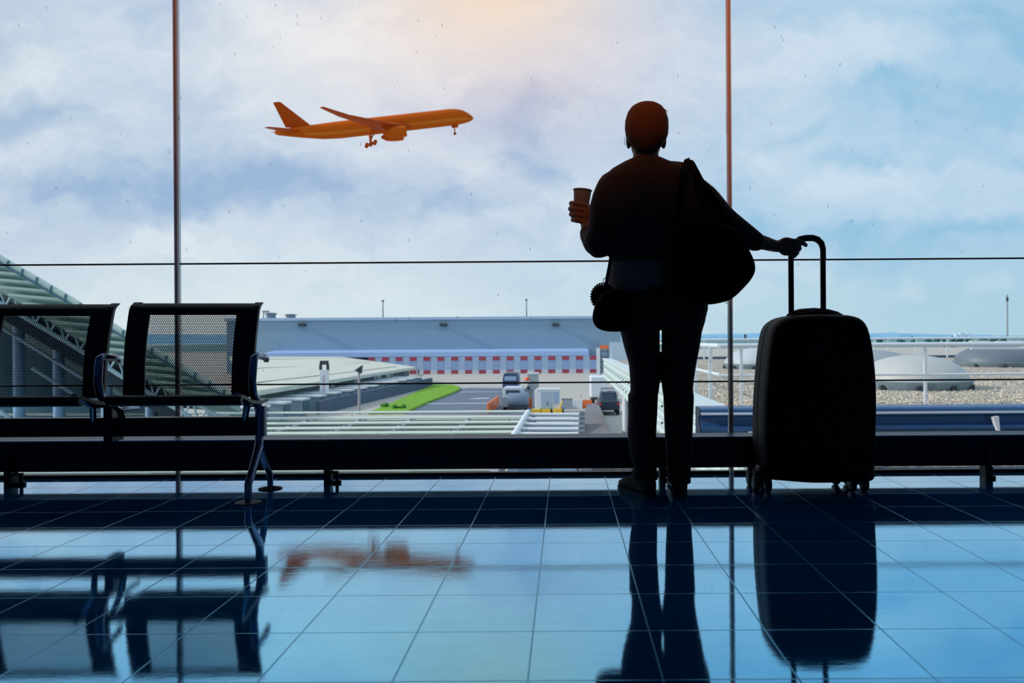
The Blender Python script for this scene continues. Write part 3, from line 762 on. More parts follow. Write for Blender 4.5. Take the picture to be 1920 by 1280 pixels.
obj('fin', MB().loft([[AP(-a * c + x, b * t, z) for a, b in ((0, 0), (.2, .5), (.5, .45), (1, .03), (1, -.03), (.5, -.45), (.2, -.5))] for x, z, c, t in ((-19.5, 2.6, 9.5, .5), (-22.6, 2.9, 8.6, .8), (-31.4, 12.0, 2.5, .35))]), M_PLANE2, plane, smooth=30)
ng = obj('nose_gear', MB().tube([AP(29.5, 0, -2.8), AP(29.2, 0, -6.0)], [.25, .18], 10), M_PLANE2, plane, smooth=50)
obj('gear_door', MB().prism([AP(30.8, -.7, -3.0), AP(28.3, -.7, -3.0), AP(28.3, -.7, -4.0), AP(30.8, -.7, -4.0)], RM @ Vector((0, .08, 0))), M_PLANE2, ng)
for wy in (-.4, .4):
    obj('wheel', MB().loft([[AP(29.2 + r * math.cos(2 * PI * k / 18), wy + t, -6.1 + r * math.sin(2 * PI * k / 18)) for k in range(18)] for t, r in ((-.2, .35), (-.18, .5), (0, .55), (.18, .5), (.2, .35))]), M_PLANE2, ng, smooth=50)

# ================================================================== outside
GZ = -6.0
M_APRON = mat('pale_concrete_apron', (188, 182, 174), .9, var=.10, scale=.15)
M_FIELD = mat('haze_painted_grass', (96, 138, 138), .95, var=.3, scale=.01)  # far grass colour has the haze mixed in
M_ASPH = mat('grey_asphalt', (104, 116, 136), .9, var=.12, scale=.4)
M_HILL = mat('haze_painted_woods', (140, 184, 212), 1.0, spec=0, var=.25, scale=.012)  # distance haze is painted as the hill's blue
M_WHITE = mat('white_paint', (226, 232, 238), .55, var=.04)
M_LBLUE = mat('pale_blue_paint', (176, 206, 232), .5, var=.05)
M_GREY = mat('mid_grey_metal', (128, 138, 148), .55, var=.08)
M_DARK = mat('dark_grey_metal', (52, 60, 70), .6, var=.1)
M_YEL = mat('yellow_paint', (238, 196, 52), .5)
M_ORA = mat('orange_plastic', (240, 122, 62), .5)
M_RED = mat('red_paint', (168, 68, 86), .6)
M_TYRE = mat('tyre_rubber', (22, 24, 28), .8)
M_PANE = mat('dark_vehicle_glass', (40, 62, 82), .1, spec=.8)

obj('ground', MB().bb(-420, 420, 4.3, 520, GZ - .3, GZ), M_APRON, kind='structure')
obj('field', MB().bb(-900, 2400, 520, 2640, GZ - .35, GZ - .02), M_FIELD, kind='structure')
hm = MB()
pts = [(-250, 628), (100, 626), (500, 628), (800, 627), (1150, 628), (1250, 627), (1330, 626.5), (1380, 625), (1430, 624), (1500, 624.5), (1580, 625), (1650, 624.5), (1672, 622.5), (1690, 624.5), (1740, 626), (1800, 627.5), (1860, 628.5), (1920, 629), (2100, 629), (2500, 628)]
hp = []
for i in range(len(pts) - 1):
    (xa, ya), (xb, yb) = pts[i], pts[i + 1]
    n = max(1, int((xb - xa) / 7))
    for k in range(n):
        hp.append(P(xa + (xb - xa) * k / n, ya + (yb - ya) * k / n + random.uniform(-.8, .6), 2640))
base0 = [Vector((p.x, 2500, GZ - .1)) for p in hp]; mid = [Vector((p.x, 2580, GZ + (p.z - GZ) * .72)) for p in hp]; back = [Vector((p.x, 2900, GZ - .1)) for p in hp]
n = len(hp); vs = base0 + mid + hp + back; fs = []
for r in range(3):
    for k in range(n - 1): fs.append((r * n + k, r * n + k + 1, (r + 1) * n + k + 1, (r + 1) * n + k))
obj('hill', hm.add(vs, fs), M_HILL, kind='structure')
road = [G(760, 777), G(858, 729), G(880, 727), G(1000, 728), G(1010, 778)]
obj('road', MB().prism([p + Vector((0, 0, -.05)) for p in road], (0, 0, .07)), M_ASPH, kind='structure')
lm = MB()
for a, b in (((862, 735), (985, 735.5)), ((800, 757), (925, 757))):
    p, q_ = G(*a), G(*b); lm.bb(p.x, q_.x, p.y - .25, p.y + .25, GZ + .021, GZ + .03)
for a in ((898, 747), (846, 772)):
    p = G(*a); lm.add([(p.x - 1.2, p.y - .8, GZ + .026), (p.x + .9, p.y - .3, GZ + .026), (p.x + 1.3, p.y + .9, GZ + .026), (p.x - .4, p.y + .3, GZ + .026)], [(0, 1, 2, 3)])
obj('road_marking', lm, M_WHITE, kind='structure')
# grass bank
gv = [G(690, 777), G(760, 776), G(800, 757), G(850, 738), G(863, 732), G(862, 727), G(850, 723.5), G(812, 723)]
gb = MB().prism([p + Vector((0, 0, -.1)) for p in gv], (0, 0, .32))
tag(obj('grass', gb, mat('bright_green_grass', (116, 166, 26), .95, var=.35, scale=.9), bevel=.1), 'bright green grass verge between the dark wall and the road', 'grass', kind='stuff')
for k, (px, py) in enumerate(((748, 769), (722, 766))):
    p = G(px, py); m = MB()
    for _ in range(9): m.ball(p + Vector((random.uniform(-.5, .5), random.uniform(-.4, .4), .2 + random.uniform(0, .2))), random.uniform(.15, .25), 8, 6)
    tag(obj('small_bush', m, mat('dark_green_leaves', (60, 120, 40), .9, var=.3, scale=3), smooth=60), ('low green bush at the edge of the verge, next to the road', 'low green bush in the middle of the grass verge')[k], 'bush')

# ---- warehouse
DW = 164.0
wx0, wx1 = P(425, 640, DW).x, P(1164, 640, DW).x
wzt = P(1060, 592.5, DW).z
wh = thing('warehouse', 'huge flat-roofed blue-grey warehouse across the apron', 'building', ((wx0 + wx1) / 2, DW, GZ))
M_WH = mat('blue_grey_cladding', (138, 165, 186), .7, var=.05, scale=.2)
obj('wall', MB().bb(wx0, wx1, DW, DW + 70, GZ, wzt - .5), M_WH, wh)
obj('roof_edge', MB().bb(wx0 - .3, wx1 + .3, DW - .4, DW + 70.4, wzt - .55, wzt), mat('roof_trim', (176, 198, 224), .6), wh)
ez0, ez1 = P(800, 668, DW - 3).z, P(800, 656, DW - 3).z
ex0, ex1 = P(505, 660, DW - 3).x, P(1103, 660, DW - 3).x
obj('dock_canopy', MB().prism([(ex0, DW - 6, ez0), (ex0, DW - 6, ez0 + .9), (ex0, DW, ez1 + .1), (ex0, DW, ez0)], (ex1 - ex0, 0, 0)), mat('canopy_blue', (164, 194, 238), .5, var=.03), wh)
obj('painted_canopy_shade', MB().bb(ex0 + 1, ex1 - 1, DW - .15, DW, GZ, ez0), mat('painted_shade_blue', (92, 116, 156), .8), wh)  # dark sheet paints the shade below the canopy
for px in (568, 832, 1042):
    p = P(px, 609, DW); obj('wall_lamp', MB().box((p.x, DW - .5, p.z), (1.4, 1.0, .5)), M_DARK, wh)
for k, (px, h) in enumerate(((508, 1.3), (545, 1.0))):
    p = P(px, 594, DW + 8)
    tag(obj('roof_vent', MB().lathe([(1.0, 0), (1.0, h * .8), (1.3, h * .82), (1.3, h), (.001, h + .15)], (p.x, DW + 8, wzt), 18), M_GREY, smooth=40), ('tall grey roof vent, leftmost on the warehouse roof', 'shorter grey vent on the warehouse roof')[k], 'vent')
for px, pt, lab in ((494, 584, 'short lamp mast at the left end of the warehouse roof'), (718, 564, 'tall thin mast on the middle of the warehouse roof'), (987, 562, 'thin mast with a small head on the warehouse roof, near the traveller')):
    p = P(px, pt, DW + 6); m = MB().tube([(p.x, DW + 6, wzt - .2), (p.x, DW + 6, p.z)], [.16, .10], 8)
    m.box((p.x + (.5 if px == 494 else 0), DW + 6, p.z), (1.3 if px == 494 else .5, .4, .4))
    tag(obj('roof_mast', m, M_GREY, smooth=50), lab, 'mast')

# red and white barrier panels in front of the dock
D0 = 158.0
xs0, xs1 = P(690, 680, D0).x, P(1119, 680, D0).x
NB = 33; bw = (xs1 - xs0) / NB
zt_b = P(900, 668.5, D0).z
M_PANELA = mat('grey_blue_panel', (146, 172, 212), .7); M_PANELB = mat('pale_grey_panel', (166, 188, 218), .7); M_STRIPEW = mat('pale_stripe', (206, 210, 220), .7)
first = {}
for i in range(NB):
    x = xs0 + (i + .5) * bw; red = i % 2 == 0
    if red not in first:
        t_ = thing('blast_barrier', 'tall blast barrier panel', 'barrier', (x, D0, GZ), 'red-topped panels of the blast barrier' if red else 'plain grey panels of the blast barrier')
        t_['label'] = 'grey-blue barrier panel with red top and red foot before the warehouse' if red else 'plain grey-blue barrier panel with white foot before the warehouse'
        obj('panel', MB().bb(x - bw * .49, x + bw * .49, D0, D0 + .5, GZ + .6, zt_b), M_PANELA if red else M_PANELB, t_)
        obj('foot_stripe', MB().bb(x - bw * .49, x + bw * .49, D0 - .05, D0 + .6, GZ, GZ + .75), M_RED if red else M_STRIPEW, t_)
        if red: obj('top_stripe', MB().bb(x - bw * .49, x + bw * .49, D0 - .04, D0 + .54, zt_b - .75, zt_b + .02), M_RED, t_)
        first[red] = (t_, x)
    else:
        dup(first[red][0], (x - first[red][1], 0, 0))

# ---- low terminal wing with the big pale roof
M_ROOF = mat('cream_metal_roof', (214, 214, 200), .6, var=.04, scale=.3)
A, Bq, Cq, Dq = G(470, 734, -3.5), G(780, 687.5, -3.5), P(640, 668.5, 150), P(430, 668, 150)
E = G(618, 712, -3.5)
pr = thing('terminal_wing', 'low terminal wing with a broad cream metal roof left of the road', 'building', ((A.x + Bq.x) / 2, (A.y + Bq.y) / 2, GZ))
obj('roof', MB().prism([A, E, Bq, Cq, Dq], (0, 0, -.45)), M_ROOF, pr, bevel=.08)
dm = MB()
def roof_pt(f_, t_):
    fr_pt = A.lerp(E, f_ / .5) if f_ < .5 else E.lerp(Bq, (f_ - .5) / .5)
    return fr_pt.lerp(Dq.lerp(Cq, f_), t_)
for t_, nn in ((.10, 70), (.42, 60), (.8, 50)):
    for k in range(nn): dm.box(roof_pt(.02 + .9 * k / nn, t_) + Vector((0, 0, .06)), (.16, .2, .16))
obj('snow_guard', dm, M_GREY, pr)
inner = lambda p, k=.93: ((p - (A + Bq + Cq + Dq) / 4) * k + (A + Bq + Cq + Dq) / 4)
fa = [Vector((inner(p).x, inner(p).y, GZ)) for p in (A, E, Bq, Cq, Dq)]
obj('facade', MB().prism(fa, (0, 0, 2.15)), mat('facade_painted_shade', (86, 112, 116), .7, var=.25, scale=.3), pr)  # shadow of the eave is worked into this wall colour
gut = [A + Vector((.3, -1.0, -1.2)), E + Vector((1.0, -.8, -1.2)), Bq + Vector((1.2, -.6, -1.2))]
obj('lower_roof_edge', MB().tube(gut, .16, 8), mat('sand_edge', (196, 192, 176), .7), pr, smooth=50)
for k in range(6):
    p = E.lerp(Bq, k / 5) + Vector((.5, -.6, -.3)); obj('facade_post', MB().bb(p.x - .12, p.x + .12, p.y - .12, p.y + .12, GZ, -3.8), M_GREY, pr)

# dark retaining wall and the row of white air-handling units behind it
w0, w1 = G(600, 777), G(811, 724.5)
wd = (w1 - w0).normalized(); wn = Vector((-wd.y, wd.x, 0))
wall = obj('retaining_wall', MB().prism([w0, w1, w1 + wn * .35, w0 + wn * .35], (0, 0, 1.25)), mat('dark_block_wall', (86, 100, 124), .9, var=.25, scale=1.5))
tag(wall, 'long dark retaining wall along the grass verge', 'wall')
NU = 13
u0 = w0 + wn * 1.0 - wd * 9.0; u1 = w1 + wn * 1.0 - wd * 3
rz = Matrix.Rotation(math.atan2(wd.y, wd.x), 3, 'Z')
for i in range(NU):
    f = i / (NU - 1); c = u0.lerp(u1, f)
    def pt(a, b, z): return c + wd * a + wn * b + Vector((0, 0, z))
    if i == 0:
        unit = thing('air_handling_unit', 'white box air-handling unit', 'ventilation unit', c, 'air-handling units behind the retaining wall'); uc = c.copy()
        obj('casing', MB().box(pt(0, 2.2, .85), (1.35, 4.4, 1.1), rz).box(pt(0, 2.2, .15), (1.4, 4.0, .3), rz), mat('unit_teal', (128, 152, 164), .6), unit)
        obj('lid', MB().box(pt(0, 2.2, 1.48), (1.55, 4.7, .16), rz), mat('unit_white', (214, 222, 228), .5), unit)
        obj('intake', MB().box(pt(0, -.03, .85), (1.1, .12, .8), rz), mat('intake_teal', (70, 104, 112), .7), unit)
        obj('exhaust_cowl', MB().prism([pt(-.9, 4.6, 1.5), pt(.9, 4.6, 1.5), pt(.9, 5.6, 1.5), pt(-.9, 5.6, 1.5)], Vector((0, 0, .7))), mat('unit_white', (214, 222, 228), .5), unit)
        e = unit
    else: e = dup(unit, c - uc)
    e['label'] = 'white-lidded air-handling unit in the row behind the dark retaining wall'

# white pylon and lamp post
p = G(608.5, 763); zt_ = P(608.5, 676, p.y).z
py = thing('white_pylon', 'white slab pylon with red lettering in front of the cream roof', 'pylon', p)
obj('slab', MB().bb(p.x - .42, p.x + .42, p.y - .2, p.y + .2, GZ, zt_ - .9), M_WHITE, py, bevel=.03)
obj('head_bracket', MB().bb(p.x - .46, p.x - .26, p.y - .18, p.y + .18, zt_ - .95, zt_ - .35).bb(p.x + .26, p.x + .46, p.y - .18, p.y + .18, zt_ - .95, zt_ - .35).bb(p.x - .4, p.x + .4, p.y - .18, p.y + .18, zt_ - .4, zt_), M_DARK, py)
lt = MB()
for k in range(11):
    z = GZ + 1.2 + k * .19
    lt.bb(p.x - .10, p.x + .10, p.y - .215, p.y - .2, z, z + .05)
    if k % 2: lt.bb(p.x - .10, p.x - .06, p.y - .215, p.y - .2, z, z + .13)
    if k % 3: lt.bb(p.x + .06, p.x + .10, p.y - .215, p.y - .2, z, z + .13)
obj('lettering', lt, mat('pale_red_ink', (200, 130, 140), .6), py)
p = G(673.5, 776); zt_ = P(673.5, 694, p.y).z
lp = thing('lamp_post', 'slim lamp post with a dark head by the retaining wall', 'lamp post', p)
obj('post', MB().tube([p, Vector((p.x, p.y, zt_))], [.14, .10], 10), mat('post_grey', (164, 164, 164), .5), lp, smooth=50)
obj('lamp_head', MB().prism([(p.x - .35, p.y - .2, zt_), (p.x + .2, p.y - .2, zt_ - .3), (p.x + .3, p.y - .2, zt_ + .45)], (0, .5, 0)), M_DARK, lp)

# ---- louvred canopy below the window
zs = -2.4
slat_y = (776, 786.5, 796, 805.5, 815, 826, 838, 851, 866, 884)
lc = thing('louvred_canopy', 'flat canopy of long pale louvre slats just below the window', 'canopy', G(700, 800, zs))
M_SLAT = mat('pale_louvre', (206, 214, 204), .6, var=.10, scale=.4)
n0 = G(960, 816, zs); n1 = G(985, 777, zs)
for i, yy in enumerate(slat_y):
    a, b = G(300, yy, zs), G(985 - (yy - 777) * .62, yy, zs)
    obj('slat', MB().prism([(a.x - 8, a.y, zs), (a.x - 8, a.y + .5, zs + .02), (a.x - 8, a.y + .5, zs), (a.x - 8, a.y, zs - .035)], (b.x - a.x + 8, 0, 0)), M_SLAT, lc)
e0, e1 = G(985, 776, zs), G(918, 884, zs)
obj('end_rail', MB().tube([e0 + Vector((.1, .5, .05)), e1 + Vector((.1, 0, .05))], .11, 10), M_WHITE, lc, smooth=50)
for px in (590, 683, 775, 880):
    a, b = G(px, 779, zs), G(px - 40, 884, zs)
    obj('cross_rafter', MB().tube([a + Vector((0, .3, -.14)), Vector((a.x, b.y, zs - .14))], .06, 8), M_WHITE, lc)
ub = MB().prism([Vector((-24, e1.y - 4, zs - .45)), Vector((e1.x - .3, e1.y - 4, zs - .45)), Vector((e0.x - .3, e0.y + 1.2, zs - .45)), Vector((-24, e0.y + 1.2, zs - .45))], (0, 0, .12))
obj('under_tray', ub, mat('mossy_tray', (66, 98, 84), .9, var=.45, scale=1.2), lc)
for x, y in ((-15, e0.y - 1), (-8, e0.y - 1), (e0.x - 1, e0.y - 1), (-15, e1.y), (-8, e1.y), (e1.x - .5, e1.y)):
    obj('column', MB().bb(x - .15, x + .15, y - .15, y + .15, GZ, zs - .9), M_GREY, lc)

# ---- pipe rack beside it
rk = thing('pipe_rack', 'rack of white horizontal pipes right of the louvred canopy', 'rack', G(1030, 800, zs))
for i, yy in enumerate((777, 786, 795.5, 804.5, 814, 826, 840, 858)):
    a, b = G(992 - (yy - 777) * .55, yy, zs), G(1086 - (yy - 777) * .05, yy, zs)
    obj('pipe', MB().tube([a, b], .075, 8), M_WHITE, rk, smooth=50)
    obj('pipe_clamp', MB().box(b + Vector((.12, 0, 0)), (.2, .26, .24)), M_GREY, rk)
a, b = G(1086, 772, zs), G(1083, 862, zs)
obj('side_beam', MB().bb(b.x + .05, b.x + .35, b.y - .5, a.y + .5, zs - .45, zs - .05), M_GREY, rk)
a2, b2 = G(1000, 776, zs), G(940, 862, zs)
obj('side_beam', MB().tube([a2 + Vector((0, .3, -.2)), b2 + Vector((0, 0, -.2))], .11, 8), M_GREY, rk)
obj('under_tray', MB().prism([Vector((b2.x, b2.y - 1, zs - .6)), Vector((b.x, b.y - 1, zs - .6)), Vector((b.x, a.y - 1.2, zs - .6)), Vector((a2.x, a.y - 1.2, zs - .6))], (0, 0, .12)), mat('tray_blue', (98, 124, 146), .8, var=.4, scale=1.5), rk)
for q_ in (a, b, a2, b2):
    obj('column', MB().bb(q_.x - .12, q_.x + .12, q_.y - .12, q_.y + .12, GZ, zs - .3), M_GREY, rk)

# ---- concrete ramp
r0, r1, r2, r3 = P(1079, 824, 24.0), P(1152, 824, 24.0), P(1122.5, 757, 74.0), P(1101, 757, 74.0)
rp = MB().loft([[Vector((r0.x, r0.y, GZ)), Vector((r1.x, r1.y, GZ)), r1, r0], [Vector((r3.x, r3.y, GZ - .01)), Vector((r2.x, r2.y, GZ - .01)), r2, r3]])
tag(obj('concrete_ramp', rp, mat('worn_concrete', (126, 124, 130), .95, var=.25, scale=.6)), 'narrow grey concrete ramp descending to the apron', 'ramp')

# ---- vehicles and kit on the apron
def wheels(parent, spots, r=.42, w=.28):
    for x, y in spots:
        obj('wheel', MB().lathe([(.001, -w / 2), (r * .9, -w / 2), (r, -w * .3), (r, w * .3), (r * .9, w / 2), (.001, w / 2)], (x, y, GZ + r), 16, axis='X'), M_TYRE, parent, smooth=40)

p = G(957, 735)
vn = thing('dark_van', 'dark van seen from behind, parked beyond the white tanker', 'van', p)
obj('body', MB().prism([(p.x - 1.0, p.y, GZ + .4), (p.x + 1.0, p.y, GZ + .4), (p.x + 1.0, p.y, GZ + 1.5), (p.x + .85, p.y, GZ + 2.35), (p.x - .85, p.y, GZ + 2.35), (p.x - 1.0, p.y, GZ + 1.5)], (0, 4.6, 0)), mat('dark_blue_body', (58, 78, 112), .4), vn, bevel=.08)
obj('rear_window', MB().box((p.x, p.y - .02, GZ + 1.75), (1.5, .05, .55)), mat('sky_tinted_window', (170, 196, 226), .2), vn)
obj('roof_rack', MB().bb(p.x - .6, p.x + .6, p.y + .3, p.y + 3, GZ + 2.36, GZ + 2.5), M_GREY, vn)
obj('bumper', MB().box((p.x, p.y - .08, GZ + .55), (1.9, .16, .25)), M_DARK, vn)
wheels(vn, [(p.x - .8, p.y + .8), (p.x + .8, p.y + .8), (p.x - .8, p.y + 3.6), (p.x + .8, p.y + 3.6)], .36)

p = G(962, 771)
tk = thing('tanker_truck', 'small white service truck with a grey tank at its rear', 'truck', p)
obj('tank', MB().lathe([(.001, -.95), (.62, -.95), (.68, -.85), (.68, .85), (.62, .95), (.001, .95)], (p.x + .45, p.y + .6, GZ + 1.0), 22, axis='X'), mat('tank_grey', (116, 134, 158), .45), tk, smooth=40)
obj('tank_cradle', MB().bb(p.x - .5, p.x + 1.4, p.y, p.y + 1.2, GZ + .25, GZ + .55), M_DARK, tk)
obj('cab', MB().prism([(p.x - 1.05, p.y + 1.3, GZ + .5), (p.x + .85, p.y + 1.3, GZ + .5), (p.x + .85, p.y + 1.3, GZ + 2.0), (p.x + .75, p.y + 1.3, GZ + 2.15), (p.x - .95, p.y + 1.3, GZ + 2.15), (p.x - 1.05, p.y + 1.3, GZ + 2.0)], (0, 2.6, 0)), mat('off_white_body', (206, 216, 228), .45), tk, bevel=.06)
obj('rear_window', MB().box((p.x - .1, p.y + 1.28, GZ + 1.7), (1.3, .05, .4)), M_PANE, tk)
obj('side_panel', MB().bb(p.x - 1.1, p.x - .5, p.y + .2, p.y + 1.3, GZ + .4, GZ + 1.3), mat('side_panel_grey', (150, 160, 170), .5), tk)
wheels(tk, [(p.x - .8, p.y + .7), (p.x + 1.2, p.y + .7), (p.x - .8, p.y + 3.2), (p.x + .7, p.y + 3.2)], .34)

p = G(996, 763); ht = P(996, 698, p.y).z
hs = thing('service_mast', 'tall grey service mast with an orange beacon behind the white cabinet', 'mast', p)
obj('post', MB().bb(p.x - .2, p.x + .15, p.y - .2, p.y + .2, GZ, GZ + 2.2), mat('mast_grey', (140, 150, 156), .5), hs)
obj('control_box', MB().bb(p.x - .35, p.x + .75, p.y - .3, p.y + .3, GZ + 1.7, ht - .15), mat('box_grey_green', (172, 184, 182), .5), hs, bevel=.04)
obj('box_cap', MB().bb(p.x - .4, p.x + .8, p.y - .35, p.y + .35, ht - .17, ht), M_WHITE, hs)
obj('beacon', MB().lathe([(.22, 0), (.26, .12), (.18, .3), (.001, .34)], (p.x - .38, p.y - .4, ht - .78), 14), mat('orange_beacon', (255, 110, 50), .3), hs, smooth=50)
obj('beacon_arm', MB().bb(p.x - .75, p.x - .1, p.y - .5, p.y - .3, ht - .95, ht - .78), M_WHITE, hs)
obj('junction_box', MB().bb(p.x - .42, p.x - .1, p.y - .5, p.y - .3, ht - 1.65, ht - 1.35), M_DARK, hs)

p = G(1026, 774)
cb_ = thing('equipment_cabinet', 'white ground-power cabinet with grey door on a yellow base', 'cabinet', p)
obj('body', MB().bb(p.x - 1.1, p.x + 1.15, p.y, p.y + 2.0, GZ + .35, GZ + 2.05), M_WHITE, cb_, bevel=.05)
obj('lid', MB().bb(p.x - .95, p.x + 1.2, p.y - .05, p.y + 2.05, GZ + 2.05, GZ + 2.17), mat('lid_white', (220, 226, 230), .5), cb_)
dr = obj('door', MB().bb(p.x - .55, p.x + .5, p.y - .06, p.y, GZ + .4, GZ + 1.9), mat('door_blue_grey', (172, 190, 208), .5), cb_)
obj('door_handle', MB().bb(p.x - .02, p.x + .06, p.y - .1, p.y - .06, GZ + .7, GZ + 1.0), M_DARK, dr)
obj('side_grille', MB().bb(p.x + .62, p.x + 1.08, p.y - .04, p.y, GZ + .8, GZ + 1.9), mat('grille_blue', (160, 184, 214), .5), cb_)
for k, dx in enumerate((-1.0, -.1, .95)):
    obj('base_block', MB().bb(p.x + dx - .42, p.x + dx + .42, p.y - .35, p.y + .3, GZ, GZ + .38), M_YEL, cb_, bevel=.04)
    obj('wheel', MB().lathe([(.001, -.1), (.2, -.1), (.2, .1), (.001, .1)], (p.x + dx + .45, p.y - .1, GZ + .2), 14, axis='X'), M_TYRE, cb_)
obj('tow_bar', MB().tube([(p.x + 1.15, p.y - .1, GZ + .4), (p.x + 1.4, p.y - .1, GZ + 1.1)], .06, 8), M_YEL, cb_)

for k, (pa, pb, h, m_, lab) in enumerate((((915, 776), (935, 760), 1.0, M_ORA, 'orange barrier board at the road edge beside the service truck'), ((979, 764), (998, 764), .9, M_ORA, 'orange barrier block between the service truck and the mast'), ((1092, 765), (1110, 765), .8, M_ORA, 'orange barrier at the top of the concrete ramp'), ((1075, 766), (1092, 766), .85, M_WHITE, 'white barrier board beside the orange one by the ramp'))):
    a, b = G(*pa), G(*pb); d = (b - a).normalized(); nn = Vector((-d.y, d.x, 0)) * .3
    o = obj('barrier_board', MB().prism([a - nn * .3, b - nn * .3, b + nn * .3, a + nn * .3], (0, 0, h)), m_, bevel=.02)
    tag(o, lab, 'barrier')
a, b = G(1053, 767), G(1074, 767)
tag(obj('steel_skip', MB().prism([(a.x, a.y, GZ), (b.x, a.y, GZ), (b.x, a.y + .9, GZ + .95), (a.x, a.y + .9, GZ + .95)], (0, .12, 0)).bb(a.x, b.x, a.y + .8, a.y + 1.0, GZ, GZ + .95), M_GREY), 'dull grey metal skip right of the white cabinet', 'skip')

p = G(1122, 757)
tr_ = thing('box_truck', 'white box truck standing beyond the concrete ramp', 'truck', p)
obj('cargo_box', MB().bb(p.x - .75, p.x + .95, p.y, p.y + 5, GZ + .6, GZ + 2.75), M_WHITE, tr_, bevel=.05)
obj('cab', MB().bb(p.x - .7, p.x + .9, p.y + 5.1, p.y + 6.8, GZ + .5, GZ + 2.1), mat('cab_pale', (200, 214, 228), .4), tr_, bevel=.1)
obj('bumper', MB().bb(p.x - .7, p.x + .9, p.y - .12, p.y, GZ + .45, GZ + .7), M_DARK, tr_)
wheels(tr_, [(p.x - .5, p.y + 1), (p.x + .7, p.y + 1), (p.x - .5, p.y + 5.8), (p.x + .7, p.y + 5.8)])
p = G(1143, 779)
car = thing('maintenance_truck', 'dark pickup truck with a ladder rack and red tail lights beside the roof columns', 'truck', p)
obj('body', MB().prism([(p.x - .9, p.y, GZ + .45), (p.x + .9, p.y, GZ + .45), (p.x + .9, p.y, GZ + 1.25), (p.x - .9, p.y, GZ + 1.25)], (0, 4.4, 0)), mat('dark_teal_body', (38, 56, 74), .35), car, bevel=.1)
obj('cab', MB().prism([(p.x - .85, p.y + 1.8, GZ + 1.25), (p.x + .85, p.y + 1.8, GZ + 1.25), (p.x + .7, p.y + 2.1, GZ + 1.95), (p.x - .7, p.y + 2.1, GZ + 1.95)], (0, 1.8, 0)), M_PANE, car)
rk2 = MB()
for dx in (-.7, .7):
    rk2.tube([(p.x + dx, p.y + .2, GZ + 1.25), (p.x + dx, p.y + .2, GZ + 2.3), (p.x + dx, p.y + 2.6, GZ + 2.3)], .04, 6)
for k in range(6): rk2.tube([(p.x - .7, p.y + .2 + k * .4, GZ + 2.3), (p.x + .7, p.y + .2 + k * .4, GZ + 2.3)], .03, 6)
obj('ladder_rack', rk2, M_GREY, car)
for dx in (-.78, .78): obj('tail_light', MB().box((p.x + dx, p.y - .02, GZ + 1.0), (.18, .05, .22)), mat('red_lens', (220, 60, 70), .3), car)
wheels(car, [(p.x - .75, p.y + .8), (p.x + .75, p.y + .8), (p.x - .75, p.y + 3.5), (p.x + .75, p.y + 3.5)], .36)

# white post and orange sign by the roof's corner
p = G(1122.5, 715); z1 = P(1122.5, 652, p.y).z
tag(obj('white_post', MB().bb(p.x - .3, p.x + .3, p.y - .3, p.y + .3, GZ, z1), M_WHITE), 'plain white post at the far corner of the warehouse yard', 'post')
p = P(1133, 650.5, 120.0)
sg = thing('orange_sign', 'small orange sign board on a dark ladder frame', 'sign', (p.x, 120, GZ))
obj('board', MB().box(p, (1.3, .1, .55)), M_ORA, sg)
fm_ = MB()
for dx in (-.55, .55): fm_.tube([(p.x + dx, 120.1, GZ), (p.x + dx, 120.1, p.z + .3)], .07, 6)
for k in range(6): fm_.tube([(p.x - .55, 120.1, GZ + .8 + k * .8), (p.x + .55, 120.1, GZ + .8 + k * .8)], .05, 6)
obj('ladder_frame', fm_, M_DARK, sg)

# ================================================================== gravel-roofed building on the right
RZ = -0.6
XL = 2.35
def gravel_material():
    m = bpy.data.materials.new('roof_gravel'); m.use_nodes = True
    t = NT(m.node_tree); b = t.n['Principled BSDF']; tc = t.new('ShaderNodeTexCoord')
    vo = t.new('ShaderNodeTexVoronoi'); vo.inputs['Scale'].default_value = 14.0; t.l.new(tc.outputs['Object'], vo.inputs['Vector'])
    s1 = t.new('ShaderNodeSeparateColor'); t.l.new(vo.outputs['Color'], s1.inputs[0])
    ng = t.noise(tc.outputs['Object'], .35, 4)
    f = t.m('MULTIPLY_ADD', s1.outputs[0], .75, t.m('MULTIPLY', t.m('SUBTRACT', ng, .5), .6))
    c = t.mix(f, lin((138, 134, 130)), lin((226, 212, 190)))
    t.l.new(c, b.inputs['Base Color']); b.inputs['Roughness'].default_value = .95
    bp = t.new('ShaderNodeBump'); bp.inputs['Strength'].default_value = .6; bp.inputs['Distance'].default_value = .05
    t.l.new(vo.outputs['Distance'], bp.inputs['Height']); t.l.new(bp.outputs[0], b.inputs['Normal'])
    return m
gs = MB(); rnd = random.Random(3)
for _ in range(16000):
    d = 1 / rnd.uniform(1 / 47.0, 1 / 13.0); u_, v_ = ray(rnd.uniform(1300, 1990), 700); x = u_ * d
    if x < XL + .5: continue
    r = rnd.uniform(.012, .030); c = Vector((x, d, RZ + r * .25))
    ps = [c + Vector((a * r * rnd.uniform(.7, 1.3), b * r * rnd.uniform(.7, 1.3), e * r * rnd.uniform(.5, 1.0))) for a, b, e in ((1, 0, 0), (0, 1, 0), (-1, 0, 0), (0, -1, 0), (0, 0, 1), (0, 0, -1))]
    gs.add(ps, [(0, 1, 4), (1, 2, 4), (2, 3, 4), (3, 0, 4), (1, 0, 5), (2, 1, 5), (3, 2, 5), (0, 3, 5)])
mg = bpy.data.materials.new('mixed_pebbles'); mg.use_nodes = True
t_ = NT(mg.node_tree); ge = t_.new('ShaderNodeNewGeometry')
t_.l.new(t_.mix(ge.outputs['Random Per Island'], lin((132, 130, 128)), lin((244, 228, 204))), t_.n['Principled BSDF'].inputs['Base Color'])
t_.n['Principled BSDF'].inputs['Roughness'].default_value = .95
